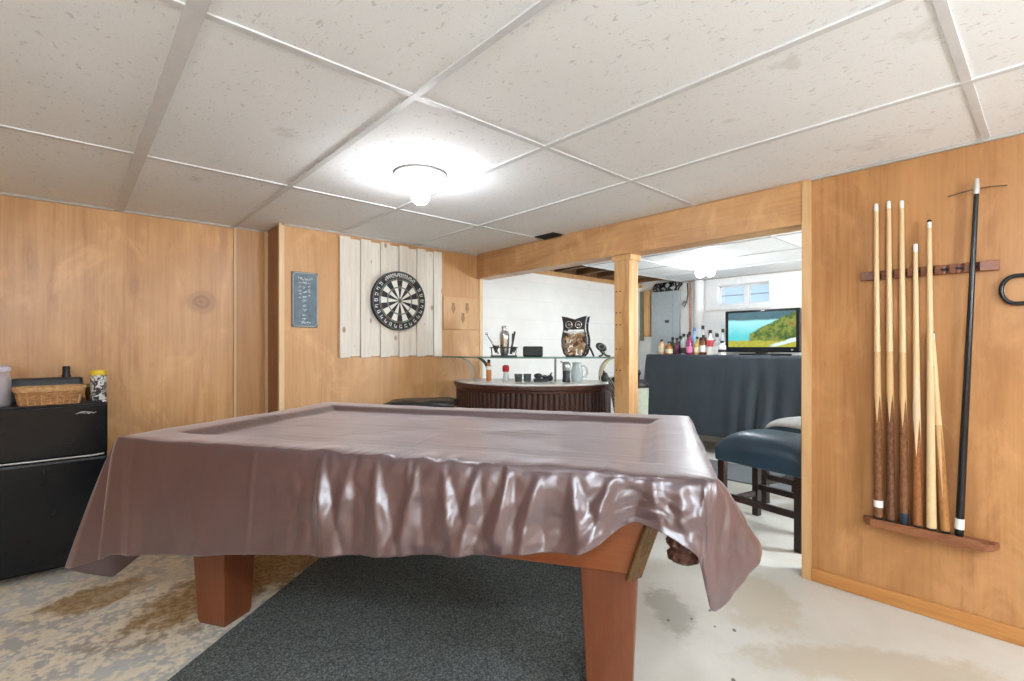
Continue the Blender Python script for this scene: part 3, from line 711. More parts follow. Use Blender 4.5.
# dartboard
dt = thing('dartboard', 'round black and cream dartboard on the white-washed boards', 'dartboard', (1.893, YD - 0.0245, 1.488))
mb = MB()
R_ = 0.2255; th_ = 0.036
segs = 80
radii = [0.0, 0.0075, 0.018, 0.098, 0.108, 0.158, 0.170, 0.2255]
def rp(r, k): a = pi / 2 - 2 * pi * k / segs; return (r * cos(a), -th_, r * sin(a))
V = [[mb.bm.verts.new(rp(r, k)) for k in range(segs)] for r in radii[1:]]
c0 = mb.bm.verts.new((0, -th_, 0))
off = -2
for k in range(segs):
    f = mb.bm.faces.new((c0, V[0][k], V[0][(k + 1) % segs])); f.material_index = 2
    seg = ((k + 2) // 4) % 20
    dark = seg % 2 == 0
    for j in range(len(V) - 1):
        f = mb.bm.faces.new((V[j][k], V[j + 1][k], V[j + 1][(k + 1) % segs], V[j][(k + 1) % segs]))
        f.material_index = {0: 3, 1: 0 if dark else 1, 2: 4 if dark else 5, 3: 0 if dark else 1, 4: 4 if dark else 5, 5: 0}[j]
Bk = [mb.bm.verts.new((rp(R_, k)[0], 0, rp(R_, k)[2])) for k in range(segs)]
for k in range(segs): mb.bm.faces.new((V[-1][k], Bk[k], Bk[(k + 1) % segs], V[-1][(k + 1) % segs])).material_index = 0
mb.bm.faces.new(Bk)
rr = random.Random(5)
def ringmark(a0, a1, r0, r1):
    n = 3
    for i in range(n):
        t0, t1 = a0 + (a1 - a0) * i / n, a0 + (a1 - a0) * (i + 1) / n
        mb.mi = 6; mb.quad(*[(r * cos(t), -th_ - 0.0006, r * sin(t)) for r, t in ((r0, t1), (r1, t1), (r1, t0), (r0, t0))]); mb.mi = 0
for deg in list(range(52, 132, 5)):
    a = radians(deg); k = rr.choice((0, 1, 2))
    ringmark(a - 0.030, a - 0.010, 0.180, 0.212)
    if k != 1: ringmark(a - 0.010, a + 0.030, 0.202, 0.212)
    if k != 2: ringmark(a - 0.010, a + 0.030, 0.191, 0.199)
    if k != 0: ringmark(a + 0.018, a + 0.034, 0.180, 0.199)
for deg in list(range(142, 402, 13)):
    a = radians(deg); k = rr.choice((0, 1, 2))
    ringmark(a - 0.05, a - 0.025, 0.182, 0.210); ringmark(a + 0.0, a + 0.06, 0.200, 0.210)
    if k: ringmark(a + 0.0, a + 0.05, 0.182, 0.190)
    if k != 1: ringmark(a + 0.04, a + 0.06, 0.190, 0.20)
DBK = plain('sisal_black', (0.022, 0.024, 0.026), 0.7, var=0.3, scale=200)
mb.build('board_face', [DBK, plain('sisal_cream', (0.76, 0.74, 0.68), 0.75, scale=200), plain('sisal_red', (0.35, 0.03, 0.03), 0.7), plain('sisal_green', (0.02, 0.16, 0.07), 0.7), plain('ring_dark', (0.10, 0.045, 0.04), 0.7), plain('ring_light', (0.10, 0.17, 0.11), 0.7), plain('worn_white_print', (0.62, 0.62, 0.60), 0.6)], dt)
mb = MB()
WIRE = plain('wire_steel', (0.5, 0.5, 0.5), 0.3, 0.8)
for r in (0.018, 0.098, 0.108, 0.158, 0.170): mb.tube([(r * cos(2 * pi * k / 60), -th_ - 0.001, r * sin(2 * pi * k / 60)) for k in range(60)], 0.0007, n=5, closed=True)
for k in range(20):
    a = 2 * pi * (k + 0.5) / 20; mb.cyl((0.018 * cos(a), -th_ - 0.001, 0.018 * sin(a)), (0.172 * cos(a), -th_ - 0.001, 0.172 * sin(a)), 0.0007, n=5)
mb.build('wire_spider', WIRE, dt)
mb = MB(); mb.tube([(0.222 * cos(2 * pi * k / 72), -th_ - 0.001, 0.222 * sin(2 * pi * k / 72)) for k in range(72)], 0.0045, n=6, closed=True)
mb.build('rim_band', plain('rim_grey', (0.09, 0.10, 0.11), 0.5), dt, smooth='all')
# chalk scoreboard
sb = thing('chalk_scoreboard', 'small blue-grey chalk scoreboard with clipped corners on the plywood wall', 'scoreboard', (1.2, YD, 1.455))
w2, h2, cc = 0.0865, 0.188, 0.018
octo = [(-w2 + cc, -h2), (w2 - cc, -h2), (w2, -h2 + cc), (w2, h2 - cc), (w2 - cc, h2), (-w2 + cc, h2), (-w2, h2 - cc), (-w2, -h2 + cc)]
RX = Matrix.Rotation(pi / 2, 4, 'X')
MB().prism([(-w2, -h2), (w2, -h2), (w2, h2), (-w2, h2)], 0.001, 0.012, RX).build('back_board', plain('grey_frame', (0.16, 0.17, 0.17), 0.5), sb, bevel=0.002)
sl = plain('blue_slate', (0.115, 0.165, 0.205), 0.55, var=0.25, scale=18)
MB().prism([(x * 0.93, y * 0.965) for x, y in octo], 0.010, 0.0145, RX).build('slate', sl, sb)
mb = MB(); o8 = [(x * 0.92, y * 0.96) for x, y in octo]
mb.tube([(x, -0.0145, y) for x, y in o8], 0.0028, n=6, closed=True); mb.build('border', plain('pale_border', (0.42, 0.45, 0.46), 0.5), sb)
mb = MB(); rr = random.Random(11)
def chalk(x, z, w, h, r=0.0016):
    for _ in range(3):
        mb.tube([(x + rr.uniform(-w, w), -0.0152, z + rr.uniform(-h, h)) for _k in range(3)], r, n=5)
for k in range(9): chalk(-0.004, 0.115 - 0.031 * k, 0.017, 0.010)
for k in range(5): chalk(-0.035, 0.11 - 0.024 * k, 0.012, 0.008, 0.0011); chalk(0.025, 0.11 - 0.02 * k, 0.010, 0.008, 0.0011)
for k in range(7): chalk(-0.045 + 0.015 * k, 0.142 + 0.004 * cos(k), 0.008, 0.010)
for k in range(4): chalk(-0.024 + 0.016 * k, -0.155, 0.012, 0.009, 0.002)
mb.build('chalk_marks', plain('chalk', (0.62, 0.68, 0.70), 0.8), sb)
# plywood plaque with three dart-shaped insets
pq = thing('plywood_plaque', 'square plywood plaque with three dark diamond marks beside the dartboard', 'plaque', (2.513, YD, 1.285))
MB().span((-0.185, -0.012, 0), (0.195, -0.0005, 0.272)).build('panel', wood('plaque_ply', (0.60, 0.36, 0.17), (0.56, 0.32, 0.14), (0.50, 0.27, 0.11), loc=(5, 5, 5)), pq, bevel=0.002)
for (x, z) in ((-0.085, 0.175), (0.06, 0.18), (0.015, 0.095)):
    MB().prism([(0, -0.045), (0.022, 0.0), (0.013, 0.03), (0.018, 0.047), (-0.018, 0.047), (-0.013, 0.03), (-0.022, 0.0)], 0.0105, 0.0135, Matrix.Translation((x, 0, z)) @ RX).build('diamond_inlay', wood('inlay', (0.36, 0.18, 0.07), (0.30, 0.14, 0.05), (0.22, 0.10, 0.03), scale=(20, 20, 3)), pq)
struct(MB().span((2.306, YD - 0.006, 1.05), (2.712, YD, 1.275)), 'trim_10', PLY_A)

# ------------------------------------------------------------------ cue rack and cues
RKW = wood('mahogany_rack', (0.24, 0.085, 0.04), (0.19, 0.062, 0.028), (0.12, 0.036, 0.016), scale=(6, 1, 6), rough=0.35)
RKL = wood('light_mahogany', (0.30, 0.115, 0.05), (0.25, 0.090, 0.038), (0.18, 0.06, 0.024), scale=(6, 1, 6), rough=0.35)
slots = [0.530, 0.485, 0.440, 0.395, 0.350, 0.305, 0.260, 0.215]
rk = thing('cue_holder', 'mahogany slotted bar holding the upper ends of the pool cues', 'cue rack', (XR, 0.372, 1.452))
def bar_profile(half, hh):
    """outline in (y, z): pointed rounded ends"""
    return [(-half, 0.0), (-half + 0.012, -hh * 0.8), (-half + 0.03, -hh), (half - 0.03, -hh), (half - 0.012, -hh * 0.8), (half, 0), (half - 0.012, hh * 0.8), (half - 0.03, hh), (-half + 0.03, hh), (-half + 0.012, hh * 0.8)]
# plan outline with semicircular notches, extruded in z
mb = MB(); pl = [(-0.0005, -0.225), (-0.018, -0.225)]
for y in sorted([s_ - 0.372 for s_ in slots]):
    for k in range(9):
        a = pi * k / 8; pl.append((-0.034 + 0.016 * sin(a), y - 0.0125 * cos(a)))
pl += [(-0.018, 0.225), (-0.0005, 0.225)]
mb.prism(pl, -0.019, 0.019); mb.build('rack_bar', RKW, rk, bevel=0.002)
for y in slots:
    yy = y - 0.372
    m = MB(); m.tube([(-0.034 - 0.012 * sin(a) if False else -0.034 + 0.014 * sin(a), yy - 0.0115 * cos(a), 0.0) for a in [pi * k / 8 - 0.25 + 0.5 * k / 8 for k in range(9)]], 0.004, n=6)
    m.build('clip', plain('black_rubber', (0.015, 0.015, 0.016), 0.6), rk, smooth=True)
for y in (-0.205, 0.205): MB().cyl((-0.020, y, 0), (-0.0155, y, 0), 0.006, n=12).build('screw', plain('brass', (0.5, 0.33, 0.12), 0.35, 0.9), rk)
lr = thing('cue_shelf', 'mahogany ledge on which the butts of the cues stand', 'cue rack', (XR, 0.368, 0.362))
mb = MB(); mb.prism([(-0.0005, -0.222), (-0.055, -0.205), (-0.075, -0.18), (-0.075, 0.18), (-0.055, 0.205), (-0.0005, 0.222)], -0.016, 0.012); mb.build('ledge', RKL, lr, bevel=0.004)
mb = MB(); mb.span((-0.075, -0.18, 0.012), (-0.066, 0.18, 0.020)); mb.build('lip', RKL, lr, bevel=0.003)
for y in (-0.20, 0.20): MB().cyl((-0.040, y, 0.011), (-0.040, y, 0.016), 0.012, n=14).build('screw_cap', RKW, lr)
MAPLE = wood('maple_shaft', (0.72, 0.52, 0.30), (0.66, 0.46, 0.25), (0.58, 0.38, 0.19), scale=(30, 30, 1.2), rough=0.3)
def spliced(name, butt, butt2, fore, z0, amp, npts=4, line=None):
    m, nt, b, o = new_mat(name)
    p = pos(nt); x, y, z = sep(nt, p)
    ang = M_(nt, 'ARCTAN2', y, x)
    tri = M_(nt, 'ABSOLUTE', M_(nt, 'SUBTRACT', M_(nt, 'MULTIPLY', M_(nt, 'FRACT', M_(nt, 'ADD', M_(nt, 'MULTIPLY', ang, npts / (2 * pi)), 0.5)), 2.0), 1.0))
    lim = M_(nt, 'ADD', z0, M_(nt, 'MULTIPLY', tri, amp))
    up = step(nt, M_(nt, 'SUBTRACT', z, lim), -0.001, 0.001)
    g = noise_n(nt, mapping(nt, p, (40, 40, 3)), 1, 3)
    g2 = noise_n(nt, mapping(nt, p, (120, 120, 60)), 1, 3)
    bc = mix(nt, step(nt, g2, 0.4, 0.6), butt, butt2)
    fc = mix(nt, g, fore, tuple(c * 0.85 for c in fore))
    col = mix(nt, up, bc, fc)
    nt.links.new(col, b.inputs['Base Color']); b.inputs['Roughness'].default_value = 0.25
    return m
def cue(label, y_bot, y_top, z_top, z_bot, butt, butt2, fore, points_z, amp, rbut=0.0172, tipc='white', bumper=True, sleeve=None, ring=None, x_bot=-0.042, x_top=-0.036):
    base = Vector((XR + x_bot, y_bot, z_bot)); L = z_top - z_bot
    t = thing('pool_cue', label, 'pool cue', base, 0.0, 'pool cues on the wall rack')
    v = Vector((x_top - x_bot, y_top - y_bot, L)); t.rotation_mode = 'QUATERNION'; t.rotation_quaternion = Vector((0, 0, 1)).rotation_difference(v)
    L = v.length; rt = 0.0078
    def r(z): return rbut + (rt - rbut) * (min(1, max(0, z / L)) ** 0.9)
    zj = L * 0.53
    bm_ = spliced('cue_butt', butt, butt2, fore, points_z, amp)
    MB().lathe([(r(z), z) for z in [0.012 + (zj - 0.012) * k / 14 for k in range(15)]], n=20).build('butt', bm_, t, smooth=True)
    MB().lathe([(r(z), z) for z in [zj + (L - 0.034 - zj) * k / 14 for k in range(15)]], n=20).build('shaft', MAPLE, t, smooth=True)
    MB().lathe([(rt, L - 0.034), (rt, L - 0.010)], n=16).build('ferrule', plain('ivory_ferrule', (0.78, 0.76, 0.70), 0.3), t, smooth=True)
    tc = {'white': (0.70, 0.72, 0.72), 'black': (0.02, 0.018, 0.018)}[tipc]
    MB().lathe([(rt, L - 0.010), (rt * 0.98, L - 0.004), (rt * 0.6, L), (0.0, L + 0.001)], n=16).build('tip', plain('tip_' + tipc, tc, 0.7), t, smooth=True)
    MB().lathe([(rbut * 0.75, 0.0), (rbut * 0.9, 0.004), (rbut * 0.95, 0.013)], n=18).build('bumper', plain('black_rubber', (0.015, 0.015, 0.016), 0.6), t, smooth=True)
    if sleeve: MB().lathe([(r(0) + 0.0004, sleeve[0]), (r(0) + 0.0004, sleeve[1])], n=20).build('butt_sleeve', sleeve[2], t, smooth=True)
    return t
WHT = plain('white_tape', (0.78, 0.78, 0.75), 0.5, var=0.03)
WAL = ((0.155, 0.062, 0.026), (0.22, 0.095, 0.042)); ROS = ((0.10, 0.040, 0.022), (0.16, 0.066, 0.034))
TAN = (0.64, 0.41, 0.20)
cue('pool cue with a brown butt and white tape at the bottom, leftmost in the rack', 0.525, 0.535, 1.767, 0.376, *WAL, TAN, 0.42, 0.13, sleeve=(0.055, 0.085, WHT))
cue('pool cue with a dark brown butt, second from the left in the rack', 0.481, 0.490, 1.770, 0.376, *ROS, TAN, 0.43, 0.13)
cue('pool cue with a navy end cap, third from the left in the rack', 0.436, 0.445, 1.762, 0.376, *WAL, TAN, 0.41, 0.13, sleeve=(0.008, 0.052, plain('navy_cap', (0.018, 0.024, 0.042), 0.4)))
cue('short pool cue with white points over a red-brown butt, fourth in the rack', 0.391, 0.399, 1.569, 0.376, (0.24, 0.085, 0.028), (0.29, 0.11, 0.036), (0.72, 0.55, 0.36), 0.30, 0.16)
cue('plain pale maple pool cue with a black tip, fifth in the rack', 0.346, 0.354, 1.662, 0.376, (0.68, 0.48, 0.26), (0.72, 0.52, 0.29), (0.72, 0.52, 0.30), 0.3, 0.0, tipc='black')
cue('short brown pool cue leaning on the pale maple cue', 0.302, 0.347, 1.20, 0.376, (0.34, 0.15, 0.05), (0.40, 0.18, 0.062), (0.62, 0.40, 0.19), 0.14, 0.34, x_bot=-0.040, x_top=-0.019, tipc='black')
# black mechanical bridge
br = thing('bridge_stick', 'long black bridge stick with a wire head at the right end of the rack', 'bridge stick', (XR - 0.040, 0.262, 0.376))
v = Vector((0.004, -0.052, 1.40)); br.rotation_mode = 'QUATERNION'; br.rotation_quaternion = Vector((0, 0, 1)).rotation_difference(v); L = v.length
BKL = plain('black_lacquer', (0.012, 0.013, 0.015), 0.25)
MB().lathe([(0.012, 0), (0.0140, 0.004), (0.0140, 0.03), (0.0122, 0.5), (0.0098, 1.0), (0.0080, L - 0.03)], n=20).build('shaft', BKL, br, smooth=True)
MB().lathe([(0.0150, 0.030), (0.0150, 0.072)], n=20).build('label_band', WHT, br, smooth=True)
MB().lathe([(0.0100, L - 0.04), (0.0100, L - 0.005), (0.008, L + 0.004), (0.006, L + 0.02), (0.0, L + 0.022)], n=16).build('head_clamp', STEEL, br, smooth=True)
mb = MB(); mb.tube([(0.0, 0.085 - 0.17 * k / 12, L - 0.02 - 0.010 * ((k - 6) / 6) ** 2 + 0.012 * (k / 12 - 0.5)) for k in range(13)], 0.0022, n=6)
mb.build('head_wire', plain('dark_wire', (0.10, 0.075, 0.05), 0.4, 0.6), br, smooth=True)
# ball rack triangle hung on the wall
br2 = thing('ball_rack', 'black triangular ball rack hanging on the wall at the right edge', 'ball rack', (XR, 0.083, 1.352))
def rtri():
    P = []
    # left end is a rounded loop, sides open to the right (towards -y)
    side = 0.30; cs_ = [(-0.0, 0.0)]
    return P
pts = []
r = 0.042
for k in range(17):
    a = pi / 2 + pi * k / 16
    pts.append((-0.016, 0.020 - r * cos(a) * 1.0 if False else 0.018 - (cos(a) * r), 0.0 + sin(a) * r * 1.25))
pts = [(-0.018, 0.018 + r * sin(pi * k / 16), 0.053 * cos(pi * k / 16)) for k in range(17)]
low = [(-0.018, -0.03 - 0.03 * k, -0.053 - 0.001 * k) for k in range(8)]
upp = [(-0.018, -0.03 - 0.03 * k, 0.053 + 0.012 * k) for k in range(8)]
mb = MB(); mb.tube(upp[::-1] + pts + low + [(-0.018, -0.262, -0.03), (-0.018, -0.268, 0.04), (-0.018, -0.262, 0.11)], 0.008, n=10, closed=True)
mb.build('frame', BKL, br2, smooth='all')
MB().cyl((-0.024, -0.10, 0.079), (0.0, -0.10, 0.079), 0.004, n=10).build('hook', STEEL, br2)

# ------------------------------------------------------------------ bar with glass shelf
FW = Vector((0.670, 0.742, 0)); RT = Vector((0.742, -0.670, 0))     # view axes, only used as a plan orientation for the bar
BARO = RT * 0.16 + FW * 3.70
BA = atan2(RT.y, RT.x)
bar = thing('home_bar', 'dark ribbed curved bar with a white top and raised glass shelf', 'bar', (BARO.x, BARO.y, 0), BA)
# local frame: x to the right along the bar, y towards the back
def arc3(p0, p1, p2, n):
    (x0, y0), (x1, y1), (x2, y2) = p0, p1, p2
    d = 2 * (x0 * (y1 - y2) + x1 * (y2 - y0) + x2 * (y0 - y1))
    ux = ((x0**2 + y0**2) * (y1 - y2) + (x1**2 + y1**2) * (y2 - y0) + (x2**2 + y2**2) * (y0 - y1)) / d
    uy = ((x0**2 + y0**2) * (x2 - x1) + (x1**2 + y1**2) * (x0 - x2) + (x2**2 + y2**2) * (x1 - x0)) / d
    R = math.hypot(x0 - ux, y0 - uy); a0 = atan2(y0 - uy, x0 - ux); a2 = atan2(y2 - uy, x2 - ux)
    if a2 < a0: a2 += 2 * pi
    return [(ux + R * cos(a0 + (a2 - a0) * k / n), uy + R * sin(a0 + (a2 - a0) * k / n)) for k in range(n + 1)]
fa = arc3((-0.60, 0.29), (0.03, -0.27), (0.575, 0.0), 160)
DKB = wood('dark_walnut_bar', (0.060, 0.022, 0.016), (0.046, 0.017, 0.013), (0.030, 0.011, 0.009), scale=(4, 4, 1), rough=0.4)
DKB2 = wood('dark_walnut_trim', (0.085, 0.030, 0.020), (0.065, 0.023, 0.016), (0.045, 0.016, 0.012), scale=(4, 4, 1), rough=0.3)
def offset(poly, d):
    out = []
    for i, (x, y) in enumerate(poly):
        a = poly[max(0, i - 1)]; b_ = poly[min(len(poly) - 1, i + 1)]
        tx, ty = b_[0] - a[0], b_[1] - a[1]; l = math.hypot(tx, ty)
        out.append((x + ty / l * d, y - tx / l * d))
    return out
rib = []
s_acc = 0
for i, p in enumerate(fa):
    rib.append(p)
fd = arc3((-0.60, 0.29), (0.03, -0.27), (0.575, 0.0), 640)
base_ = offset(fd, 0)
ribbed = []
for i, p in enumerate(fd):
    s_ = i / 640 * 1.42; q = (s_ / 0.036) % 1
    h = 0.011 * sqrt(max(0, 1 - (2 * q - 1) ** 2))
    a = fd[max(0, i - 1)]; b_ = fd[min(640, i + 1)]; tx, ty = b_[0] - a[0], b_[1] - a[1]; l = math.hypot(tx, ty)
    ribbed.append((p[0] + ty / l * h, p[1] - tx / l * h))
mb = MB(); rows = [[(x, y, z) for x, y in ribbed] for z in (0.10, 0.775)]
back = [(0.575, 0.10), (-0.52, 0.40)]
mb.prism(ribbed + back, 0.09, 0.805)
mb.build('front_panel', DKB, bar, smooth=True)
mb = MB(); mb.prism(offset(fa, -0.03) + back, 0.0, 0.09); mb.build('plinth', plain('black_plinth', (0.012, 0.01, 0.01), 0.5), bar)
mb = MB(); mb.prism(offset(fa, 0.018) + back, 0.805, 0.827); mb.prism(offset(fa, 0.030) + back, 0.827, 0.860); mb.build('edge_trim', DKB2, bar, bevel=0.006)
top = offset(fa, 0.022) + [(0.62, 0.20), (-0.45, 0.44)]
mb = MB(); mb.prism(top, 0.8605, 0.873); mb.build('countertop', plain('white_laminate', (0.72, 0.72, 0.70), 0.25, var=0.04), bar, bevel=0.003)
ga = arc3((-0.725, 0.27), (0.0, -0.12), (0.70, 0.02), 60)
gb = [(x * 0.95, y + 0.20) for x, y in ga][::-1]
gb = [(0.68, 0.22), (0.0, 0.16), (-0.55, 0.40)]
GLS = None
def shelf_glass():
    m, nt, b, o = new_mat('green_edged_glass')
    f = noise_n(nt, pos(nt), 10, 2); nt.links.new(mix(nt, f, (0.10, 0.22, 0.18), (0.12, 0.25, 0.21)), b.inputs['Base Color'])
    b.inputs['Roughness'].default_value = 0.06; b.inputs['Alpha'].default_value = 0.82
    return m
mb = MB(); mb.prism(ga + gb, 1.050, 1.061); mb.build('glass_shelf', shelf_glass(), bar)
# curved brackets flaring outwards to the shelf
BRK = plain('pale_bronze', (0.36, 0.31, 0.20), 0.35, 0.5, var=0.1)
BRK2 = plain('dark_bronze', (0.06, 0.065, 0.050), 0.4, 0.4, var=0.1)
BRK3 = plain('grey_bronze', (0.30, 0.27, 0.21), 0.35, 0.4, var=0.1)
def bracket(x, y, sgn, mat, w=0.07, rad=0.19, th=0.030):
    m = MB(); rows = []
    for k in range(17):
        a = pi / 2 * k / 16
        px, pz = x - sgn * rad * 0.75 * (1 - cos(a)) if False else x + sgn * rad * 0.62 * (1 - cos(a)), 0.873 + 0.177 * sin(a)
        rows.append([(px, y - w / 2, pz), (px, y + w / 2, pz), (px - sgn * th * sin(a + 0.35), y + w / 2, pz + th * 0.0), (px - sgn * th * sin(a + 0.35), y - w / 2, pz + th * 0.0)])
    R = m.grid(rows, closed=True); m.bm.faces.new(R[0]); m.bm.faces.new(R[-1])
    m.build('bracket', mat, bar, smooth=True)
bracket(-0.475, 0.215, -1, BRK3)
bracket(-0.345, 0.225, -1, BRK2)
bracket(0.52, 0.06, 1, BRK)
MB().cyl((0.17, 0.03, 0.873), (0.17, 0.03, 1.05), 0.008, n=14).build('shelf_post', plain('grey_post', (0.2, 0.21, 0.21), 0.35, 0.7), bar, smooth=True)

def barpt(u, dd):            # plan point on the bar from a lateral angle and a distance
    r = (u - 512) / 492 * dd; p = RT * r + FW * dd; return p
SH = 1.061; CT = 0.873
BKP = plain('black_plastic', (0.012, 0.012, 0.014), 0.4)
p = barpt(504, 3.72)
bs = thing('barware_rack', 'steel barware rack with shaker and tools at the left of the glass shelf', 'barware set', (p.x, p.y, SH), BA)
MB().prism(rrect(0.20, 0.085, 0.03), 0.0, 0.010).build('base', plain('dark_steel', (0.05, 0.05, 0.055), 0.4, 0.5), bs, bevel=0.002)
mb = MB(); mb.tube([(x, y, 0.068) for x, y in rrect(0.21, 0.088, 0.03)], 0.004, n=6, closed=True)
for (x, y) in ((-0.09, -0.03), (0.09, -0.03), (-0.09, 0.03), (0.09, 0.03), (0, -0.042), (0, 0.042)): mb.cyl((x, y, 0.008), (x * 1.04, y * 1.04, 0.068), 0.0035, n=6)
mb.build('rail', plain('dark_steel', (0.05, 0.05, 0.055), 0.4, 0.5), bs, smooth=True)
SST = plain('stainless', (0.50, 0.51, 0.52), 0.2, 0.95, var=0.06)
MB().lathe([(0.026, 0.010), (0.032, 0.03), (0.036, 0.14), (0.037, 0.165), (0.030, 0.185), (0.022, 0.198), (0.021, 0.205), (0.022, 0.225), (0.018, 0.233), (0.0, 0.235)], (0.005, 0, 0), n=26).build('shaker', SST, bs, smooth=True)
mb = MB(); mb.cyl((-0.04, 0, 0.02), (-0.125, 0, 0.165), 0.006, n=10); mb.ball((-0.13, 0, 0.172), 0.011, n=10); mb.build('muddler', SST, bs, smooth=True)
mb = MB(); mb.cyl((0.05, 0.005, 0.02), (0.083, 0.005, 0.19), 0.008, n=10); mb.cyl((0.06, -0.012, 0.02), (0.066, -0.012, 0.175), 0.005, n=10); mb.build('bar_tongs', plain('dark_steel', (0.05, 0.05, 0.055), 0.4, 0.5), bs, smooth=True)
MB().lathe([(0.006, 0.03), (0.028, 0.085), (0.026, 0.085), (0.004, 0.034)], (-0.06, -0.02, 0), n=18).build('jigger', SST, bs, smooth=True)
MB().lathe([(0.006, 0.03), (0.024, 0.075), (0.022, 0.075), (0.004, 0.034)], (0.075, -0.02, 0), n=18).build('jigger', SST, bs, smooth=True)
p = barpt(533, 3.68)
sp = thing('box_speaker', 'small black oblong speaker in the middle of the glass shelf', 'speaker', (p.x, p.y, SH), BA)
MB().span((-0.074, -0.03, 0.0), (0.074, 0.03, 0.078)).build('case', BKP, sp, bevel=0.010, seg=3)
MB().span((-0.064, -0.0325, 0.010), (0.064, -0.029, 0.068)).build('grille', plain('dark_grille', (0.03, 0.036, 0.034), 0.7, bmp=0.6, scale=300), sp, bevel=0.002)
# cork owl
p = barpt(576, 3.66)
ow = thing('cork_owl', 'black wire owl full of wine corks standing on the glass shelf', 'owl cork holder', (p.x, p.y, SH), BA - 0.42)
outl = [(-0.060, 0.0), (-0.078, 0.02), (-0.092, 0.07), (-0.094, 0.12), (-0.086, 0.165), (-0.078, 0.195), (-0.080, 0.245), (-0.092, 0.292), (-0.05, 0.279), (0.0, 0.262), (0.05, 0.279), (0.092, 0.292), (0.080, 0.245), (0.078, 0.195), (0.086, 0.165), (0.094, 0.12), (0.092, 0.07), (0.078, 0.02), (0.060, 0.0)]
mb = MB()
for y in (-0.045, 0.045): mb.tube([(x, y, z + 0.006) for x, z in outl], 0.0055, n=6, closed=True)
for (x, z) in outl[::2]: mb.cyl((x, -0.045, z + 0.006), (x, 0.045, z + 0.006), 0.004, n=6)
DST = plain('black_iron', (0.035, 0.036, 0.038), 0.35, 0.5)
mb.build('wire_frame', DST, ow, smooth=True)
mb = MB(); mb.prism([(x * 0.97, z) for x, z in outl if z > 0.19], -0.003, 0.003, Matrix.Translation((0, -0.046, 0.006)) @ RX); mb.build('face_plate', DST, ow)
# bright back shell on the sides
mb = MB(); mb.grid([[(x * 0.97, -0.04, z * 0.98 + 0.008), (x * 0.97, 0.044, z * 0.98 + 0.008)] for x, z in outl[9:]]); mb.grid([[(x * 0.97, -0.04, z * 0.98 + 0.008), (x * 0.97, 0.044, z * 0.98 + 0.008)] for x, z in outl[:10]]); mb.build('side_shell', SST, ow, solid=0.001, smooth=True)
for x in (-0.036, 0.036):
    m = MB(); m.tube([(x + 0.024 * cos(2 * pi * k / 24), -0.053, 0.236 + 0.024 * sin(2 * pi * k / 24)) for k in range(24)], 0.006, n=6, closed=True); e = m.build('eye', SST, ow, smooth='all')
    MB().ball((x, -0.053, 0.236), 0.011, n=10).build('pupil', plain('steel_pupil', (0.4, 0.41, 0.42), 0.3, 0.5), e, smooth='all')
MB().cyl((0, -0.052, 0.225), (0, -0.06, 0.196), 0.012, 0.001, n=4).build('beak', DST, ow)
MB().tube([(-0.075, -0.05, 0.188), (-0.03, -0.052, 0.178), (0.0, -0.052, 0.188), (0.03, -0.052, 0.178), (0.075, -0.05, 0.188)], 0.007, n=6).build('collar', WHT, ow, smooth=True)
mb = MB(); rr = random.Random(8)
for k in range(95):
    x = rr.uniform(-0.078, 0.078); z = rr.uniform(0.018, 0.168); y = rr.uniform(-0.034, 0.03)
    d = Vector((rr.uniform(-1, 1), rr.uniform(-0.5, 0.5), rr.uniform(-1, 1))).normalized() * 0.019; mb.mi = rr.choice((0, 0, 1, 2)); mb.cyl(Vector((x, y, z)) - d * 0.8, Vector((x, y, z)) + d * 0.8, 0.0095, n=8)
o = mb.build('corks', [plain('cork', (0.50, 0.33, 0.18), 0.8), plain('pale_cork', (0.66, 0.50, 0.33), 0.8), plain('wine_cork', (0.20, 0.08, 0.06), 0.8)], ow); o['kind'] = 'stuff'
for x in (-0.045, 0.045): MB().ball((x, -0.045, 0.004), 0.018, (1, 1.2, 0.5), n=10).build('foot', DST, ow, smooth='all')
mb = MB(); mb.tube([(0.085, 0.04, 0.09), (0.105, 0.06, 0.04), (0.118, 0.07, 0.004)], 0.008, n=6); mb.build('tail', DST, ow, smooth=True)
# small black figurine
p = barpt(603, 3.63)
fg = thing('swirl_ornament', 'small black swirl ornament at the right end of the glass shelf', 'ornament', (p.x, p.y, SH), BA)
mb = MB(); mb.ball((-0.012, 0, 0.072), 0.04, (1.1, 0.45, 0.75), n=16, rot=(0, 0.5, 0)); mb.ball((-0.032, 0, 0.088), 0.02, (1, 0.6, 0.8), n=12); mb.build('body', plain('black_bronze', (0.02, 0.022, 0.022), 0.3), fg, smooth='all')
mb = MB(); mb.tube([(0.0, 0, 0.05), (0.012, 0, 0.03), (-0.010, 0, 0.010), (-0.03, 0, 0.004)], 0.007, n=8); mb.tube([(-0.02, 0, 0.045), (0.0, 0, 0.026), (0.03, 0, 0.008), (0.055, 0, 0.005)], 0.007, n=8); mb.build('stand', plain('black_bronze', (0.02, 0.022, 0.022), 0.3), fg, smooth=True)
mb = MB(); mb.tube([(0.022 * cos(a) - 0.012, -0.02, 0.075 + 0.018 * sin(a)) for a in [2 * pi * k / 20 for k in range(20)]], 0.0035, n=6, closed=True); mb.build('ring', plain('grey_post', (0.2, 0.21, 0.21), 0.35, 0.7), fg, smooth='all')

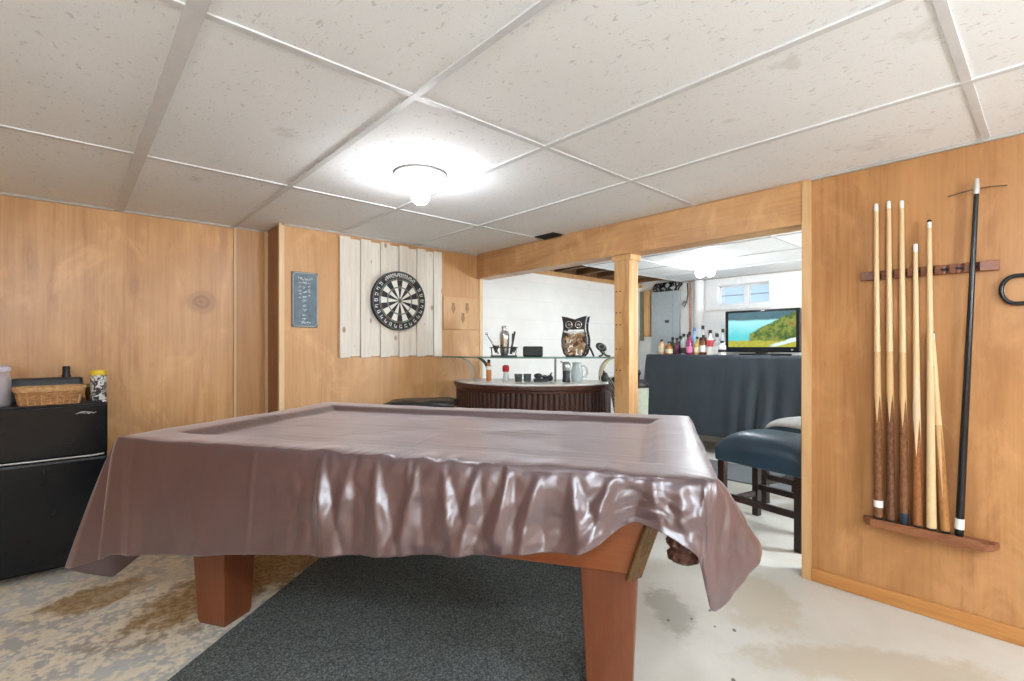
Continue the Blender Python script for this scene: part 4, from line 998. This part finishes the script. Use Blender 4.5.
# things on the counter
def bottle(label, x, y, z, h, r, glass, capm, lab=None, rz=0.0, neck=0.35, cap=0.10, group=None, name='bottle', shoulder=0.62):
    t = thing(name, label, 'bottle', (x, y, z), rz, group)
    rn = max(0.010, r * neck); zs = h * shoulder
    MB().lathe([(r * 0.92, 0), (r, 0.004), (r, zs * 0.92), (r * 0.94, zs), (r * 0.7, zs + h * 0.05), (rn * 1.1, zs + h * 0.11), (rn, zs + h * 0.15), (rn, h * (1 - cap))], n=20).build('glass', glass, t, smooth=True)
    MB().lathe([(rn * 1.15, h * (1 - cap) - 0.002), (rn * 1.2, h * (1 - cap)), (rn * 1.2, h - 0.002), (rn, h), (0, h)], n=16).build('cap', capm, t, smooth=True)
    if lab: MB().lathe([(r + 0.0006, zs * lab[1]), (r + 0.0006, zs * lab[2])], n=20).build('paper_label', lab[0], t, smooth=True)
    return t
CLR = glassy('clear_bottle', (0.72, 0.78, 0.78), 0.05, 0.45)
ORG = plain('orange_liquor', (0.50, 0.18, 0.05), 0.15, coat=0.4)
RED = plain('red_cap', (0.40, 0.02, 0.03), 0.35)
p = barpt(489, 3.78); bottle('small sauce bottle with orange contents at the left of the bar counter', p.x, p.y, CT, 0.165, 0.020, ORG, BKP, (WHT, 0.75, 0.98), neck=0.5, cap=0.14, shoulder=0.7)
p = barpt(506, 3.76)
sh = thing('salt_shaker', 'clear shaker with a red cap on the bar counter', 'shaker', (p.x, p.y, CT))
MB().lathe([(0.023, 0), (0.025, 0.004), (0.021, 0.045), (0.019, 0.075)], n=18).build('glass', glassy('clear_shaker', (0.7, 0.72, 0.72), 0.05, 0.6), sh, smooth=True)
MB().lathe([(0.022, 0.072), (0.026, 0.078), (0.026, 0.112), (0.018, 0.122), (0, 0.124)], n=18).build('cap', RED, sh, smooth=True)
for u, w_ in ((518.5, 'left'), (527.5, 'right')):
    p = barpt(u, 3.72); g = thing('shot_glass', 'small smoky tumbler, %s one of the pair on the bar counter' % w_, 'glass', (p.x, p.y, CT), 0, 'tumblers on the bar counter')
    MB().lathe([(0.0, 0.006), (0.024, 0.006), (0.029, 0.058), (0.031, 0.058), (0.026, 0.0), (0, 0)], n=20).build('bowl', glassy('smoky_glass', (0.10, 0.11, 0.11), 0.08, 0.7), g, smooth=True)
    MB().lathe([(0.0, 0.010), (0.0225, 0.010), (0.026, 0.035), (0.0, 0.035)], n=20).build('drink', plain('dark_drink', (0.05, 0.045, 0.04), 0.15), g, smooth=True)
p = barpt(541, 3.73)
cd = thing('bar_caddy', 'low black bar caddy heaped with small things on the counter', 'caddy', (p.x, p.y, CT), BA)
MB().prism(rrect(0.11, 0.08, 0.015), 0, 0.022).build('tray', BKP, cd, bevel=0.004)
mb = MB(); mb.ball((-0.02, 0, 0.042), 0.026, (1.3, 1, 0.8), n=14); mb.ball((0.03, 0.01, 0.035), 0.018, (1.2, 1, 0.8), n=12); mb.build('stoppers', plain('grey_black', (0.035, 0.037, 0.04), 0.4), cd, smooth='all')
p = barpt(550, 3.76)
o = MB().ball((0, 0, 0.024), 0.026, (1.1, 0.9, 0.92), n=16).cyl((0.0, 0, 0.04), (0.02, 0, 0.062), 0.006, n=8).build('bottle_stopper', plain('grey_black', (0.035, 0.037, 0.04), 0.4), smooth='all'); o.location = (p.x, p.y, CT); tag(o, 'small dark stopper lying left of the grey shelf post', 'stopper')
p = barpt(566.5, 3.66)
gr = thing('pepper_grinder', 'dark grinder with a clear top right of the grey shelf post', 'grinder', (p.x, p.y, CT), BA)
MB().lathe([(0.028, 0), (0.030, 0.006), (0.027, 0.05), (0.029, 0.085)], n=20).build('body', plain('grey_black', (0.035, 0.037, 0.04), 0.4), gr, smooth=True)
MB().lathe([(0.026, 0.085), (0.030, 0.10), (0.030, 0.135), (0.020, 0.15), (0.0, 0.153)], n=20).build('clear_top', plain('silver_top', (0.42, 0.45, 0.45), 0.25, 0.5), gr, smooth=True)
mb = MB(); mb.tube([(-0.02, 0, 0.14), (-0.045, 0, 0.155)], 0.005, n=8); mb.build('spout', SST, gr, smooth=True)
p = barpt(577, 3.72)
pt = thing('glass_pitcher', 'clear glass pitcher with a loop handle on the bar counter', 'pitcher', (p.x, p.y, CT), BA)
PG = glassy('pitcher_glass', (0.55, 0.66, 0.66), 0.05, 0.42)
MB().lathe([(0.0, 0.006), (0.034, 0.006), (0.042, 0.03), (0.042, 0.08), (0.030, 0.125), (0.034, 0.145), (0.036, 0.145), (0.033, 0.125), (0.046, 0.08), (0.046, 0.03), (0.038, 0.0), (0, 0)], n=24).build('vessel', PG, pt, smooth=True)
MB().tube([(0.040, 0, 0.035), (0.065, 0, 0.035), (0.078, 0, 0.065), (0.072, 0, 0.10), (0.05, 0, 0.118), (0.033, 0, 0.115)], 0.008, n=8).build('handle', PG, pt, smooth=True)
p = barpt(604, 3.75)
kb = thing('kettle_bell_pot', 'small dark lidded pot under the right bracket on the counter', 'pot', (p.x, p.y, CT), BA)
MB().lathe([(0.025, 0), (0.036, 0.012), (0.038, 0.035), (0.028, 0.055), (0.026, 0.058)], n=22).build('pot', BKP, kb, smooth=True)
MB().lathe([(0.029, 0.056), (0.022, 0.066), (0.006, 0.070), (0.008, 0.080), (0, 0.083)], n=22).build('lid', BKP, kb, smooth=True)
kb.name = 'lidded_pot'

# black bar stool between table and bar
bst = thing('bar_stool', 'black padded saddle stool between the pool table and the dartboard wall', 'bar stool', (1.83, 2.955, 0), radians(-42))
mb = MB(); rows = []
for i in range(17):
    u_ = -1 + 2 * i / 16; row = []
    for j in range(13):
        v_ = -1 + 2 * j / 12
        e = (max(0, 1 - abs(u_) ** 4) * max(0, 1 - abs(v_) ** 4)) ** 0.5
        zz = 0.735 + 0.022 * e + 0.010 * abs(u_) ** 1.5 * e + 0.006 * noise.noise(Vector((u_ * 3, v_ * 3, 0.5))) + 0.008 * u_ * e
        row.append((u_ * 0.235, v_ * 0.16, zz))
    rows.append(row)
mb.grid(rows); o = mb.build('seat_pad', plain('black_leatherette', (0.014, 0.013, 0.013), 0.35, bmp=0.15), bst, smooth='all', solid=0.03)
for (sx, sy) in ((1, 1), (1, -1), (-1, 1), (-1, -1)): MB().cyl((sx * 0.21, sy * 0.16, 0), (sx * 0.16, sy * 0.10, 0.735), 0.016, 0.018, n=12).build('leg', plain('black_leg', (0.015, 0.013, 0.012), 0.4), bst, smooth=True)
for sy in (1, -1): MB().cyl((-0.198, sy * 0.146, 0.18), (0.198, sy * 0.146, 0.18), 0.010, n=10).build('rung', plain('black_leg', (0.015, 0.013, 0.012), 0.4), bst, smooth=True)
# zebra print chair behind the post
zb = thing('zebra_chair', 'zebra print chair seen edge-on between the bar and the pine post', 'chair', (3.003, 1.976, 0), radians(47.9))
def zebra():
    m, nt, b, o = new_mat('zebra_print')
    w = N(nt, 'ShaderNodeTexWave'); nt.links.new(mapping(nt, pos(nt), (1, 1, 1), rot=(0, 0.5, 0)), w.inputs['Vector']); w.inputs['Scale'].default_value = 8; w.inputs['Distortion'].default_value = 5; w.bands_direction = 'Z'
    nt.links.new(ramp(nt, w.outputs['Fac'], [(0.45, (0.015, 0.015, 0.015)), (0.55, (0.70, 0.70, 0.67))]), b.inputs['Base Color']); b.inputs['Roughness'].default_value = 0.7
    return m
ZB = zebra()
MB().span((-0.115, -0.14, 0.56), (0.115, 0.13, 0.63)).build('seat', ZB, zb, bevel=0.03, seg=3)
MB().prism(rrect(0.23, 0.34, 0.07, 8), -0.022, 0.022, Matrix.Translation((0, 0.155, 0.755)) @ Matrix.Rotation(radians(78), 4, 'X')).build('backrest', ZB, zb, bevel=0.012)
for (sx, sy) in ((1, 1), (1, -1), (-1, 1), (-1, -1)): MB().cyl((sx * 0.095, sy * 0.12, 0), (sx * 0.09, sy * 0.10, 0.57), 0.015, n=10).build('leg', BKP, zb, smooth=True)

# ------------------------------------------------------------------ bottle table, cloth, bottles, TV
lt = thing('long_table', 'long table hidden under the black cloth at the far wall', 'table', (5.32, 2.05, 0))
TABW = plain('plain_tabletop', (0.30, 0.25, 0.2), 0.5)
MB().span((-0.25, -1.19, 1.00), (0.25, 1.17, 1.035)).build('tabletop', TABW, lt)
for (sx, sy) in ((-0.21, -1.1), (0.21, -1.1), (-0.21, 1.1), (0.21, 1.1)): MB().cyl((sx, sy, 0), (sx, sy, 1.0), 0.02, n=10).build('leg', GRY, lt)
CW, CD = 2.40, 0.52
HZ = 0.20
ST2 = [(0, 0, -0.05, -0.03, HZ), (0.10, 0, 0.10, -0.04, HZ), (1.2, 0, 1.2, -0.04, HZ), (2.35, 0, 2.35, -0.04, HZ), (CW, 0, CW + 0.05, -0.03, HZ), (CW, 0.1, CW + 0.03, 0.1, HZ), (CW, 0.47, CW + 0.03, 0.47, HZ), (CW, CD, CW + 0.02, CD + 0.01, HZ), (1.2, CD, 1.2, CD + 0.002, 0.7), (0.0, CD, -0.02, CD + 0.01, HZ), (0, 0.3, -0.04, 0.3, HZ), (0, 0.06, -0.09, 0.0, HZ)]
def cloth_disp(x, y, z, part, w, s, sc, p, nx=0, ny=0):
    if part == 'top': return (x, y, z + noise.noise(Vector((x * 6, y * 6, 0))) * 0.002)
    am = 0.1 + 0.9 * w
    f = noise.noise(Vector((s * 2.2, w * 0.3, 4.0)))
    o = am * (0.060 * f + 0.034 * noise.noise(Vector((s * 7 + w, w * 0.5, 1.0))))
    if 0.75 < p[0] < 1.75 and ny < 0: o += am * 0.032 * sin((p[0] + 0.05 * w) * 38) * (1 - abs(p[0] - 1.25) / 0.5)
    return (x + nx * o, y + ny * o, z)
def clothm():
    m, nt, b, o = new_mat('slate_black_cloth')
    f = noise_n(nt, pos(nt), 4, 4); nt.links.new(ramp(nt, f, [(0.3, (0.014, 0.023, 0.033)), (0.7, (0.022, 0.034, 0.048))]), b.inputs['Base Color'])
    b.inputs['Roughness'].default_value = 0.6; b.inputs['Sheen Weight'].default_value = 0.15
    bump(nt, b, noise_n(nt, pos(nt), 9, 4), 0.15, 0.02)
    return m
# local a runs along -y (from the left end), local b runs along +x
clo = drape('table_cloth', ST2, (CW / 2, CD / 2), 1.045, [(1.0, 1.045), (0.985, 1.047), (0.9, 1.047), (0.5, 1.047), (0.1, 1.047)], None, 24, cloth_disp, clothm(), (5.06, 3.235, 0), -pi / 2, ds=0.02, roll=0.008)
tag(clo, 'slate-black cloth hanging over the long table at the far wall', 'tablecloth')
TT = 1.049
# TV
tv = thing('television', 'flat screen television showing a green bay on the black-clothed table', 'television', (5.37, 2.060, TT), 0)
MB().span((-0.03, -0.372, 0.030), (0.035, 0.372, 0.475)).build('casing', plain('tv_black', (0.012, 0.014, 0.018), 0.25), tv, bevel=0.010, seg=3)
MB().span((0.03, -0.2, 0.10), (0.075, 0.2, 0.40)).build('rear_housing', GRY, tv, bevel=0.01)
MB().span((-0.035, -0.05, 0.0), (0.03, 0.05, 0.06)).build('neck', plain('tv_black', (0.012, 0.014, 0.018), 0.25), tv)
MB().prism(rrect(0.20, 0.42, 0.05), 0.0, 0.014).build('foot', plain('tv_black', (0.012, 0.014, 0.018), 0.25), tv, bevel=0.003)
def screen():
    m, nt, b, o = new_mat('screen_picture')
    g = pos(nt); x, y, z = sep(nt, g)
    u = M_(nt, 'DIVIDE', M_(nt, 'SUBTRACT', 0.335, y), 0.67); v = M_(nt, 'DIVIDE', M_(nt, 'SUBTRACT', z, 0.085), 0.365)
    n1 = noise_n(nt, mapping(nt, g, (1, 1, 1.4)), 9, 5, 0.6); n2 = noise_n(nt, g, 30, 4)
    nz = M_(nt, 'MULTIPLY', M_(nt, 'SUBTRACT', n1, 0.5), 0.30)
    sky = mix(nt, n1, (0.03, 0.08, 0.12), (0.10, 0.20, 0.22))
    sea = mix(nt, step(nt, M_(nt, 'ADD', v, nz), 0.25, 0.75), (0.08, 0.50, 0.52), (0.30, 0.66, 0.70))
    hill = ramp(nt, M_(nt, 'ADD', M_(nt, 'MULTIPLY', n1, 0.6), M_(nt, 'MULTIPLY', n2, 0.4)), [(0.36, (0.015, 0.045, 0.02)), (0.48, (0.08, 0.14, 0.03)), (0.56, (0.22, 0.26, 0.05)), (0.64, (0.20, 0.11, 0.05)), (0.7, (0.34, 0.16, 0.08))])
    col = mix(nt, step(nt, M_(nt, 'ADD', v, M_(nt, 'MULTIPLY', nz, 0.3)), 0.74, 0.80), sea, sky)
    hl = M_(nt, 'MINIMUM', M_(nt, 'SUBTRACT', M_(nt, 'ADD', M_(nt, 'MULTIPLY', u, 0.95), M_(nt, 'MULTIPLY', nz, 0.9)), M_(nt, 'SUBTRACT', v, 0.16)), M_(nt, 'ADD', M_(nt, 'SUBTRACT', u, 0.24), M_(nt, 'MULTIPLY', nz, 0.6)))   # big headland from the right
    col = mix(nt, step(nt, hl, 0.08, 0.12), col, hill)
    hl2 = M_(nt, 'SUBTRACT', 0.24, M_(nt, 'ADD', v, M_(nt, 'MULTIPLY', M_(nt, 'SUBTRACT', nz, u), 0.3)))
    col = mix(nt, step(nt, M_(nt, 'SUBTRACT', M_(nt, 'SUBTRACT', 0.20, v), M_(nt, 'MULTIPLY', nz, 0.6)), 0.0, 0.03), col, mix(nt, n2, (0.18, 0.22, 0.02), (0.50, 0.46, 0.06)))
    river = M_(nt, 'ABSOLUTE', M_(nt, 'SUBTRACT', M_(nt, 'ADD', v, M_(nt, 'MULTIPLY', nz, 0.4)), M_(nt, 'MULTIPLY', M_(nt, 'SUBTRACT', u, 0.62), 0.55)))
    rm = M_(nt, 'MULTIPLY', M_(nt, 'SUBTRACT', 1.0, step(nt, river, 0.03, 0.07)), step(nt, u, 0.60, 0.72))
    col = mix(nt, rm, col, (0.55, 0.66, 0.72))
    nt.links.new(col, b.inputs['Emission Color']); b.inputs['Emission Strength'].default_value = 0.9
    b.inputs['Base Color'].default_value = (0.01, 0.01, 0.01, 1); b.inputs['Roughness'].default_value = 0.15
    return m
MB().span((-0.0315, -0.335, 0.085), (-0.029, 0.335, 0.450)).build('screen', screen(), tv)
MB().box((-0.0315, -0.02, 0.4635), (0.002, 0.035, 0.006)).box((-0.0315, -0.30, 0.058), (0.002, 0.02, 0.012)).build('badge', STEEL, tv)
o = MB().span((-0.02, -0.09, 0), (0.02, 0.09, 0.02)).build('remote_control', BKP, bevel=0.005); o.location = (5.17, 1.80, TT); o.rotation_euler = (0, 0, 0.2); tag(o, 'black remote control in front of the television', 'remote control')
o = MB().cyl((0, 0, 0), (0, 0, 0.25), 0.04, n=20).lathe([(0.045, 0.25), (0.06, 0.30), (0.03, 0.34), (0, 0.35)], n=20).build('speaker_tower', plain('dark_olive_plastic', (0.06, 0.07, 0.06), 0.5), smooth=True); o.location = (5.42, 1.60, TT); tag(o, 'dark round speaker tower right of the television', 'speaker')
# bottles: (y, x, h, r, glass, cap, label, words)
def bm(n, c): return plain(n, c, 0.12, coat=0.3, var=0.1)
AMB = bm('amber_rum', (0.35, 0.13, 0.03)); DGR = bm('dark_green_glass', (0.02, 0.05, 0.03)); PCH = bm('peach_liquor', (0.65, 0.38, 0.22)); MAG = bm('magenta_liquor', (0.26, 0.03, 0.11)); BLU = bm('pale_blue_glass', (0.30, 0.50, 0.66)); GLD = bm('gold_liquor', (0.52, 0.36, 0.10)); BRN = bm('brown_whiskey', (0.16, 0.05, 0.02)); WGL = bm('milky_white_bottle', (0.68, 0.68, 0.64)); PUR = bm('plum_liquor', (0.10, 0.025, 0.05)); CLB = glassy('clear_spirit_bottle', (0.70, 0.76, 0.77), 0.05, 0.5)
BLC = BKP; WC = WHT; RC = RED; BC = plain('blue_label', (0.10, 0.20, 0.42), 0.5); RL = plain('red_label', (0.42, 0.04, 0.05), 0.5); PL = plain('pink_label', (0.62, 0.16, 0.30), 0.5); CL_ = plain('cream_label', (0.70, 0.62, 0.42), 0.5); BLB = plain('black_label', (0.02, 0.02, 0.022), 0.5)
front = [
    (3.12, 5.20, 0.175, 0.040, PCH, BLC, (CL_, 0.2, 0.8), 'squat peach liquor bottle'), (3.02, 5.19, 0.150, 0.042, AMB, BLC, (CL_, 0.15, 0.7), 'squat amber rum bottle'), (2.93, 5.21, 0.190, 0.036, PUR, BLC, None, 'short plum liquor bottle'), (2.84, 5.20, 0.235, 0.038, CLB, BLC, (BLB, 0.1, 0.5), 'clear bottle with a black label'),
    (2.755, 5.17, 0.255, 0.037, MAG, BLC, (PL, 0.15, 0.6), 'magenta bottle with a pink label'), (2.675, 5.19, 0.20, 0.036, GLD, BLC, (CL_, 0.2, 0.7), 'gold liquor bottle'), (2.60, 5.18, 0.22, 0.038, BRN, BLC, (WHT, 0.2, 0.7), 'brown whiskey bottle with a white label'), (2.52, 5.18, 0.27, 0.040, WGL, BLC, (RL, 0.55, 0.98), 'white bottle with a red band'), (2.45, 5.19, 0.225, 0.040, CLB, BLC, (WHT, 0.05, 0.7), 'clear bottle with a white label'), (2.372, 5.14, 0.15, 0.040, WGL, BLC, (BLB, 0.3, 0.6), 'squat white bottle with a black band')]
backr = [
    (3.06, 5.34, 0.20, 0.036, DGR, BLC, None, 'dark green bottle'), (2.965, 5.35, 0.215, 0.036, DGR, BLC, (CL_, 0.3, 0.7), 'dark green bottle with a cream label'), (2.875, 5.36, 0.235, 0.038, BRN, BLC, (BLB, 0.2, 0.8), 'brown bottle with a black label'), (2.795, 5.36, 0.31, 0.038, BLU, BC, None, 'tall pale blue bottle'), (2.70, 5.37, 0.33, 0.040, CLB, BLC, (BLB, 0.6, 0.95), 'tall clear bottle with a black label'), (2.615, 5.36, 0.255, 0.036, GLD, RC, (WHT, 0.2, 0.7), 'gold bottle with a red cap'), (2.54, 5.37, 0.24, 0.037, PUR, BLC, (RL, 0.2, 0.7), 'plum bottle with a red label'), (2.465, 5.36, 0.285, 0.036, CLB, BLC, (WHT, 0.3, 0.8), 'tall clear bottle with a white label')]
ordn = ['first', 'second', 'third', 'fourth', 'fifth', 'sixth', 'seventh', 'eighth', 'ninth', 'tenth']
for i, (y, x, h, r, g, c, l, wd) in enumerate(front):
    bottle('%s, %s from the left in the front bottle row' % (wd, ordn[i]), x, y, TT, h, r, g, c, l, group='liquor bottles on the black cloth', neck=0.38, cap=0.13, shoulder=0.60 + 0.06 * (i % 3 == 0))
for i, (y, x, h, r, g, c, l, wd) in enumerate(backr):
    bottle('%s, %s from the left in the back bottle row' % (wd, ordn[i]), x, y, TT, h, r, g, c, l, group='liquor bottles on the black cloth', neck=0.36, cap=0.13)

# far wall fittings
ep = thing('electrical_panel', 'grey electrical panel board on the far white wall', 'electrical panel', (XF, 3.30, 1.16))
EPG = plain('grey_blue_board', (0.42, 0.48, 0.51), 0.5, var=0.06)
MB().span((-0.05, -0.13, -0.1), (-0.001, 0.262, 0.69)).build('door', EPG, ep, bevel=0.006)
MB().span((-0.053, -0.05, -0.08), (-0.048, -0.045, 0.66)).build('seam', plain('panel_seam', (0.30, 0.35, 0.37), 0.5), ep)
MB().box((-0.058, 0.03, 0.30), (0.02, 0.05, 0.035)).build('latch', GRY, ep, bevel=0.004)
mb = MB(); rr = random.Random(4)
for k in range(14):
    y = -0.12 + 0.025 * k; mb.tube([(-0.05, y, 0.69), (-0.075, y + rr.uniform(-0.05, 0.05), 0.72), (-0.04, y + rr.uniform(-0.06, 0.06), 0.76), (-0.02, y, 0.80)], 0.010, n=6)
o = mb.build('cable_bundle', BKP, ep, smooth='all')
wd = MB().span((-0.045, -0.045, 0.0), (0.0, 0.045, 0.62)).build('wall_stud', PINE, bevel=0.003); wd.location = (XF - 0.001, 3.635, 1.27); tag(wd, 'pale pine board upright on the far wall left of the grey panel', 'board')
wd = MB().span((-0.02, -0.028, 0.0), (0.0, 0.028, 0.66)).build('wall_stud', plain('olive_grey_wood', (0.22, 0.22, 0.16), 0.6), bevel=0.003); wd.location = (XF - 0.001, 3.728, 1.22); tag(wd, 'olive grey board upright in the far corner beside the pine board', 'board')
cp = MB().cyl((0, 0, 0), (0, 0, 1.94), 0.012, n=12).build('copper_pipe', plain('copper', (0.50, 0.22, 0.13), 0.35, 0.5), smooth=True); cp.location = (XF - 0.04, 3.02, 0.0); tag(cp, 'thin copper pipe running up beside the grey panel', 'pipe')
cb = MB().tube([(0, 0.06, 0.26), (0, 0.05, 0.12), (0, 0.07, 0.02), (0, 0.10, -0.03), (0, 0.125, 0.0), (0, 0.10, 0.035), (0, 0.075, 0.02)], 0.008, n=6).build('hanging_cable', GRY, smooth='all'); cb.location = (XF - 0.06, 2.99, 1.665); tag(cb, 'dark cable hanging in a loop beside the copper pipe', 'cable')
pc = MB().cyl((0, 0, 0), (0, 0, CH - 0.02), 0.055, n=24).cyl((0, 0, 1.2), (0, 0, 1.26), 0.062, n=24).build('drain_pipe', WH, smooth=True); pc.location = (XF - 0.064, 2.90, 0.0); tag(pc, 'white vertical drain pipe on the far wall left of the window', 'pipe')
bn = thing('pale_bin', 'tall pale green bin behind the pine post', 'bin', (4.29, 2.86, 0))
MB().lathe([(0.09, 0), (0.10, 0.01), (0.12, 0.70), (0.122, 0.73)], n=28).build('bin_body', plain('pale_green_plastic', (0.48, 0.52, 0.42), 0.45), bn, smooth=True)
MB().lathe([(0.127, 0.725), (0.127, 0.75), (0.08, 0.80), (0.03, 0.81), (0.03, 0.84), (0.045, 0.87), (0.03, 0.90), (0, 0.905)], n=28).build('lid', BKP, bn, smooth=True)

# ------------------------------------------------------------------ counter chairs
NAVY = plain('navy_leather', (0.026, 0.056, 0.090), 0.36, var=0.12, scale=8, bmp=0.05)
ESP = wood('espresso_wood', (0.030, 0.014, 0.011), (0.022, 0.010, 0.008), (0.014, 0.007, 0.006), scale=(6, 6, 1), rough=0.4)
def chair(label, loc, rz):
    t = thing('counter_chair', label, 'counter chair', loc, rz, 'navy counter chairs by the opening')
    W2, L2 = 0.205, 0.27      # half size in x (chair width) and y (front to back, +y is the front)
    mb = MB(); rows = []
    NU, NV = 18, 22
    for i in range(NU + 1):
        u_ = -1 + 2 * i / NU; row = []
        for j in range(NV + 1):
            v_ = -1 + 2 * j / NV
            e = max(0, 1 - abs(u_) ** 3.2) ** 0.5 * max(0, 1 - abs(v_) ** 3.2) ** 0.5
            row.append((u_ * W2 * 1.05, v_ * L2 * 1.04, 0.500 + 0.112 * e))
        rows.append(row)
    R = mb.grid(rows)
    per = [(i, 0) for i in range(NU + 1)] + [(NU, j) for j in range(1, NV + 1)] + [(i, NV) for i in range(NU - 1, -1, -1)] + [(0, j) for j in range(NV - 1, 0, -1)]
    low = [mb.bm.verts.new((R[i][j].co.x * 0.985, R[i][j].co.y * 0.985, 0.415)) for i, j in per]
    for k in range(len(per)):
        i, j = per[k]; i2, j2 = per[(k + 1) % len(per)]
        mb.bm.faces.new((R[i][j], R[i2][j2], low[(k + 1) % len(per)], low[k]))
    mb.bm.faces.new(low)
    s = mb.build('seat', NAVY, t, smooth=True, bevel=0.012, seg=3)
    mb = MB()
    P = [(-W2, 0.41), (W2, 0.41), (W2 + 0.01, 0.60), (W2, 0.98), (W2 * 0.6, 1.02), (-W2 * 0.6, 1.02), (-W2, 0.98), (-W2 - 0.01, 0.60)]
    mb.prism(P, -0.03, 0.035, Matrix.Translation((0, -L2 - 0.02, 0)) @ Matrix.Rotation(pi / 2, 4, 'X'))
    mb.build('backrest', NAVY, t, bevel=0.02, seg=4, smooth=True)
    for sx in (-1, 1):
        for sy in (-1, 1):
            MB().box((sx * (W2 - 0.026), sy * (L2 - 0.028), 0.2095), (0.042, 0.042, 0.419)).build('leg', ESP, t, bevel=0.003)
    for sx in (-1, 1): MB().box((sx * (W2 - 0.026), 0, 0.195), (0.022, 2 * L2 - 0.10, 0.038)).build('rung', ESP, t, bevel=0.003)
    for sy in (-1, 1): MB().box((0, sy * (L2 - 0.028), 0.15 if sy > 0 else 0.25), (2 * W2 - 0.10, 0.022, 0.038)).build('rung', ESP, t, bevel=0.003)
    return t
c1 = chair('navy padded counter chair with dark legs nearest the plywood wall end', (0, 0, 0), 0)
th1 = radians(-11.4)
ax = Vector((cos(th1), sin(th1), 0)); ay = Vector((-sin(th1), cos(th1), 0))
# front-left corner of the seat at (3.08, 1.46)
cc_ = Vector((3.08, 1.46, 0)) + ax * 0.205 - ay * 0.27
c1.location = (cc_.x, cc_.y, 0); c1.rotation_euler = (0, 0, th1)
c2 = copy_thing(c1); c2['label'] = 'navy padded counter chair with a pale folded towel on its seat, farther one'
c2p = Vector((3.88, 1.14, 0))
c2.location = (c2p.x, c2p.y, 0); c2.rotation_euler = (0, 0, radians(-14))
mb = MB(); rows = []
for i in range(15):
    u_ = -1 + 2 * i / 14
    rows.append([(u_ * 0.19, (-1 + 2 * j / 16) * 0.235, 0.621 - 0.045 * (u_ ** 4) - 0.035 * ((-1 + 2 * j / 16) ** 4)) for j in range(17)])
mb.grid(rows); tw = mb.build('folded_towel', plain('pale_grey_towel', (0.55, 0.57, 0.58), 0.8, bmp=0.3), smooth='all', solid=0.012)
tw.location = (c2p.x, c2p.y, 0.004); tw.rotation_euler = (0, 0, radians(-14)); tag(tw, 'pale grey folded towel on the seat of the farther navy chair', 'towel')

# ceiling vent by the beam
vt = thing('ceiling_vent', 'small black ceiling vent next to the beam', 'vent', (2.62, 2.50, CH))
MB().span((-0.05, -0.095, -0.008), (0.05, 0.095, -0.001)).build('vent_frame', plain('black_vent', (0.02, 0.02, 0.02), 0.5), vt, bevel=0.002)
for k in range(5): MB().box((-0.034 + 0.017 * k, 0, -0.010), (0.003, 0.17, 0.008), (0, 0.5, 0)).build('louvre', plain('dark_louvre', (0.04, 0.04, 0.04), 0.5), vt)

# ------------------------------------------------------------------ world, camera, exposure
wld = bpy.data.worlds.new('world'); scene.world = wld; wld.use_nodes = True
bg = wld.node_tree.nodes['Background']; bg.inputs[0].default_value = (0.50, 0.72, 1.0, 1); bg.inputs[1].default_value = 0.75
cam = bpy.data.cameras.new('camera'); co = bpy.data.objects.new('camera', cam); COL.objects.link(co)
co.location = (0, 0, 1.134); co.rotation_euler = (radians(90), 0, radians(-42.1))
cam.sensor_width = 36; cam.lens = 492 / 1024 * 36; cam.shift_y = 6.5 / 1024; cam.clip_start = 0.02
scene.camera = co
vs = scene.view_settings
vs.view_transform = 'Standard'; vs.look = 'None'; vs.gamma = 1; vs.use_curve_mapping = False; vs.exposure = 0.70
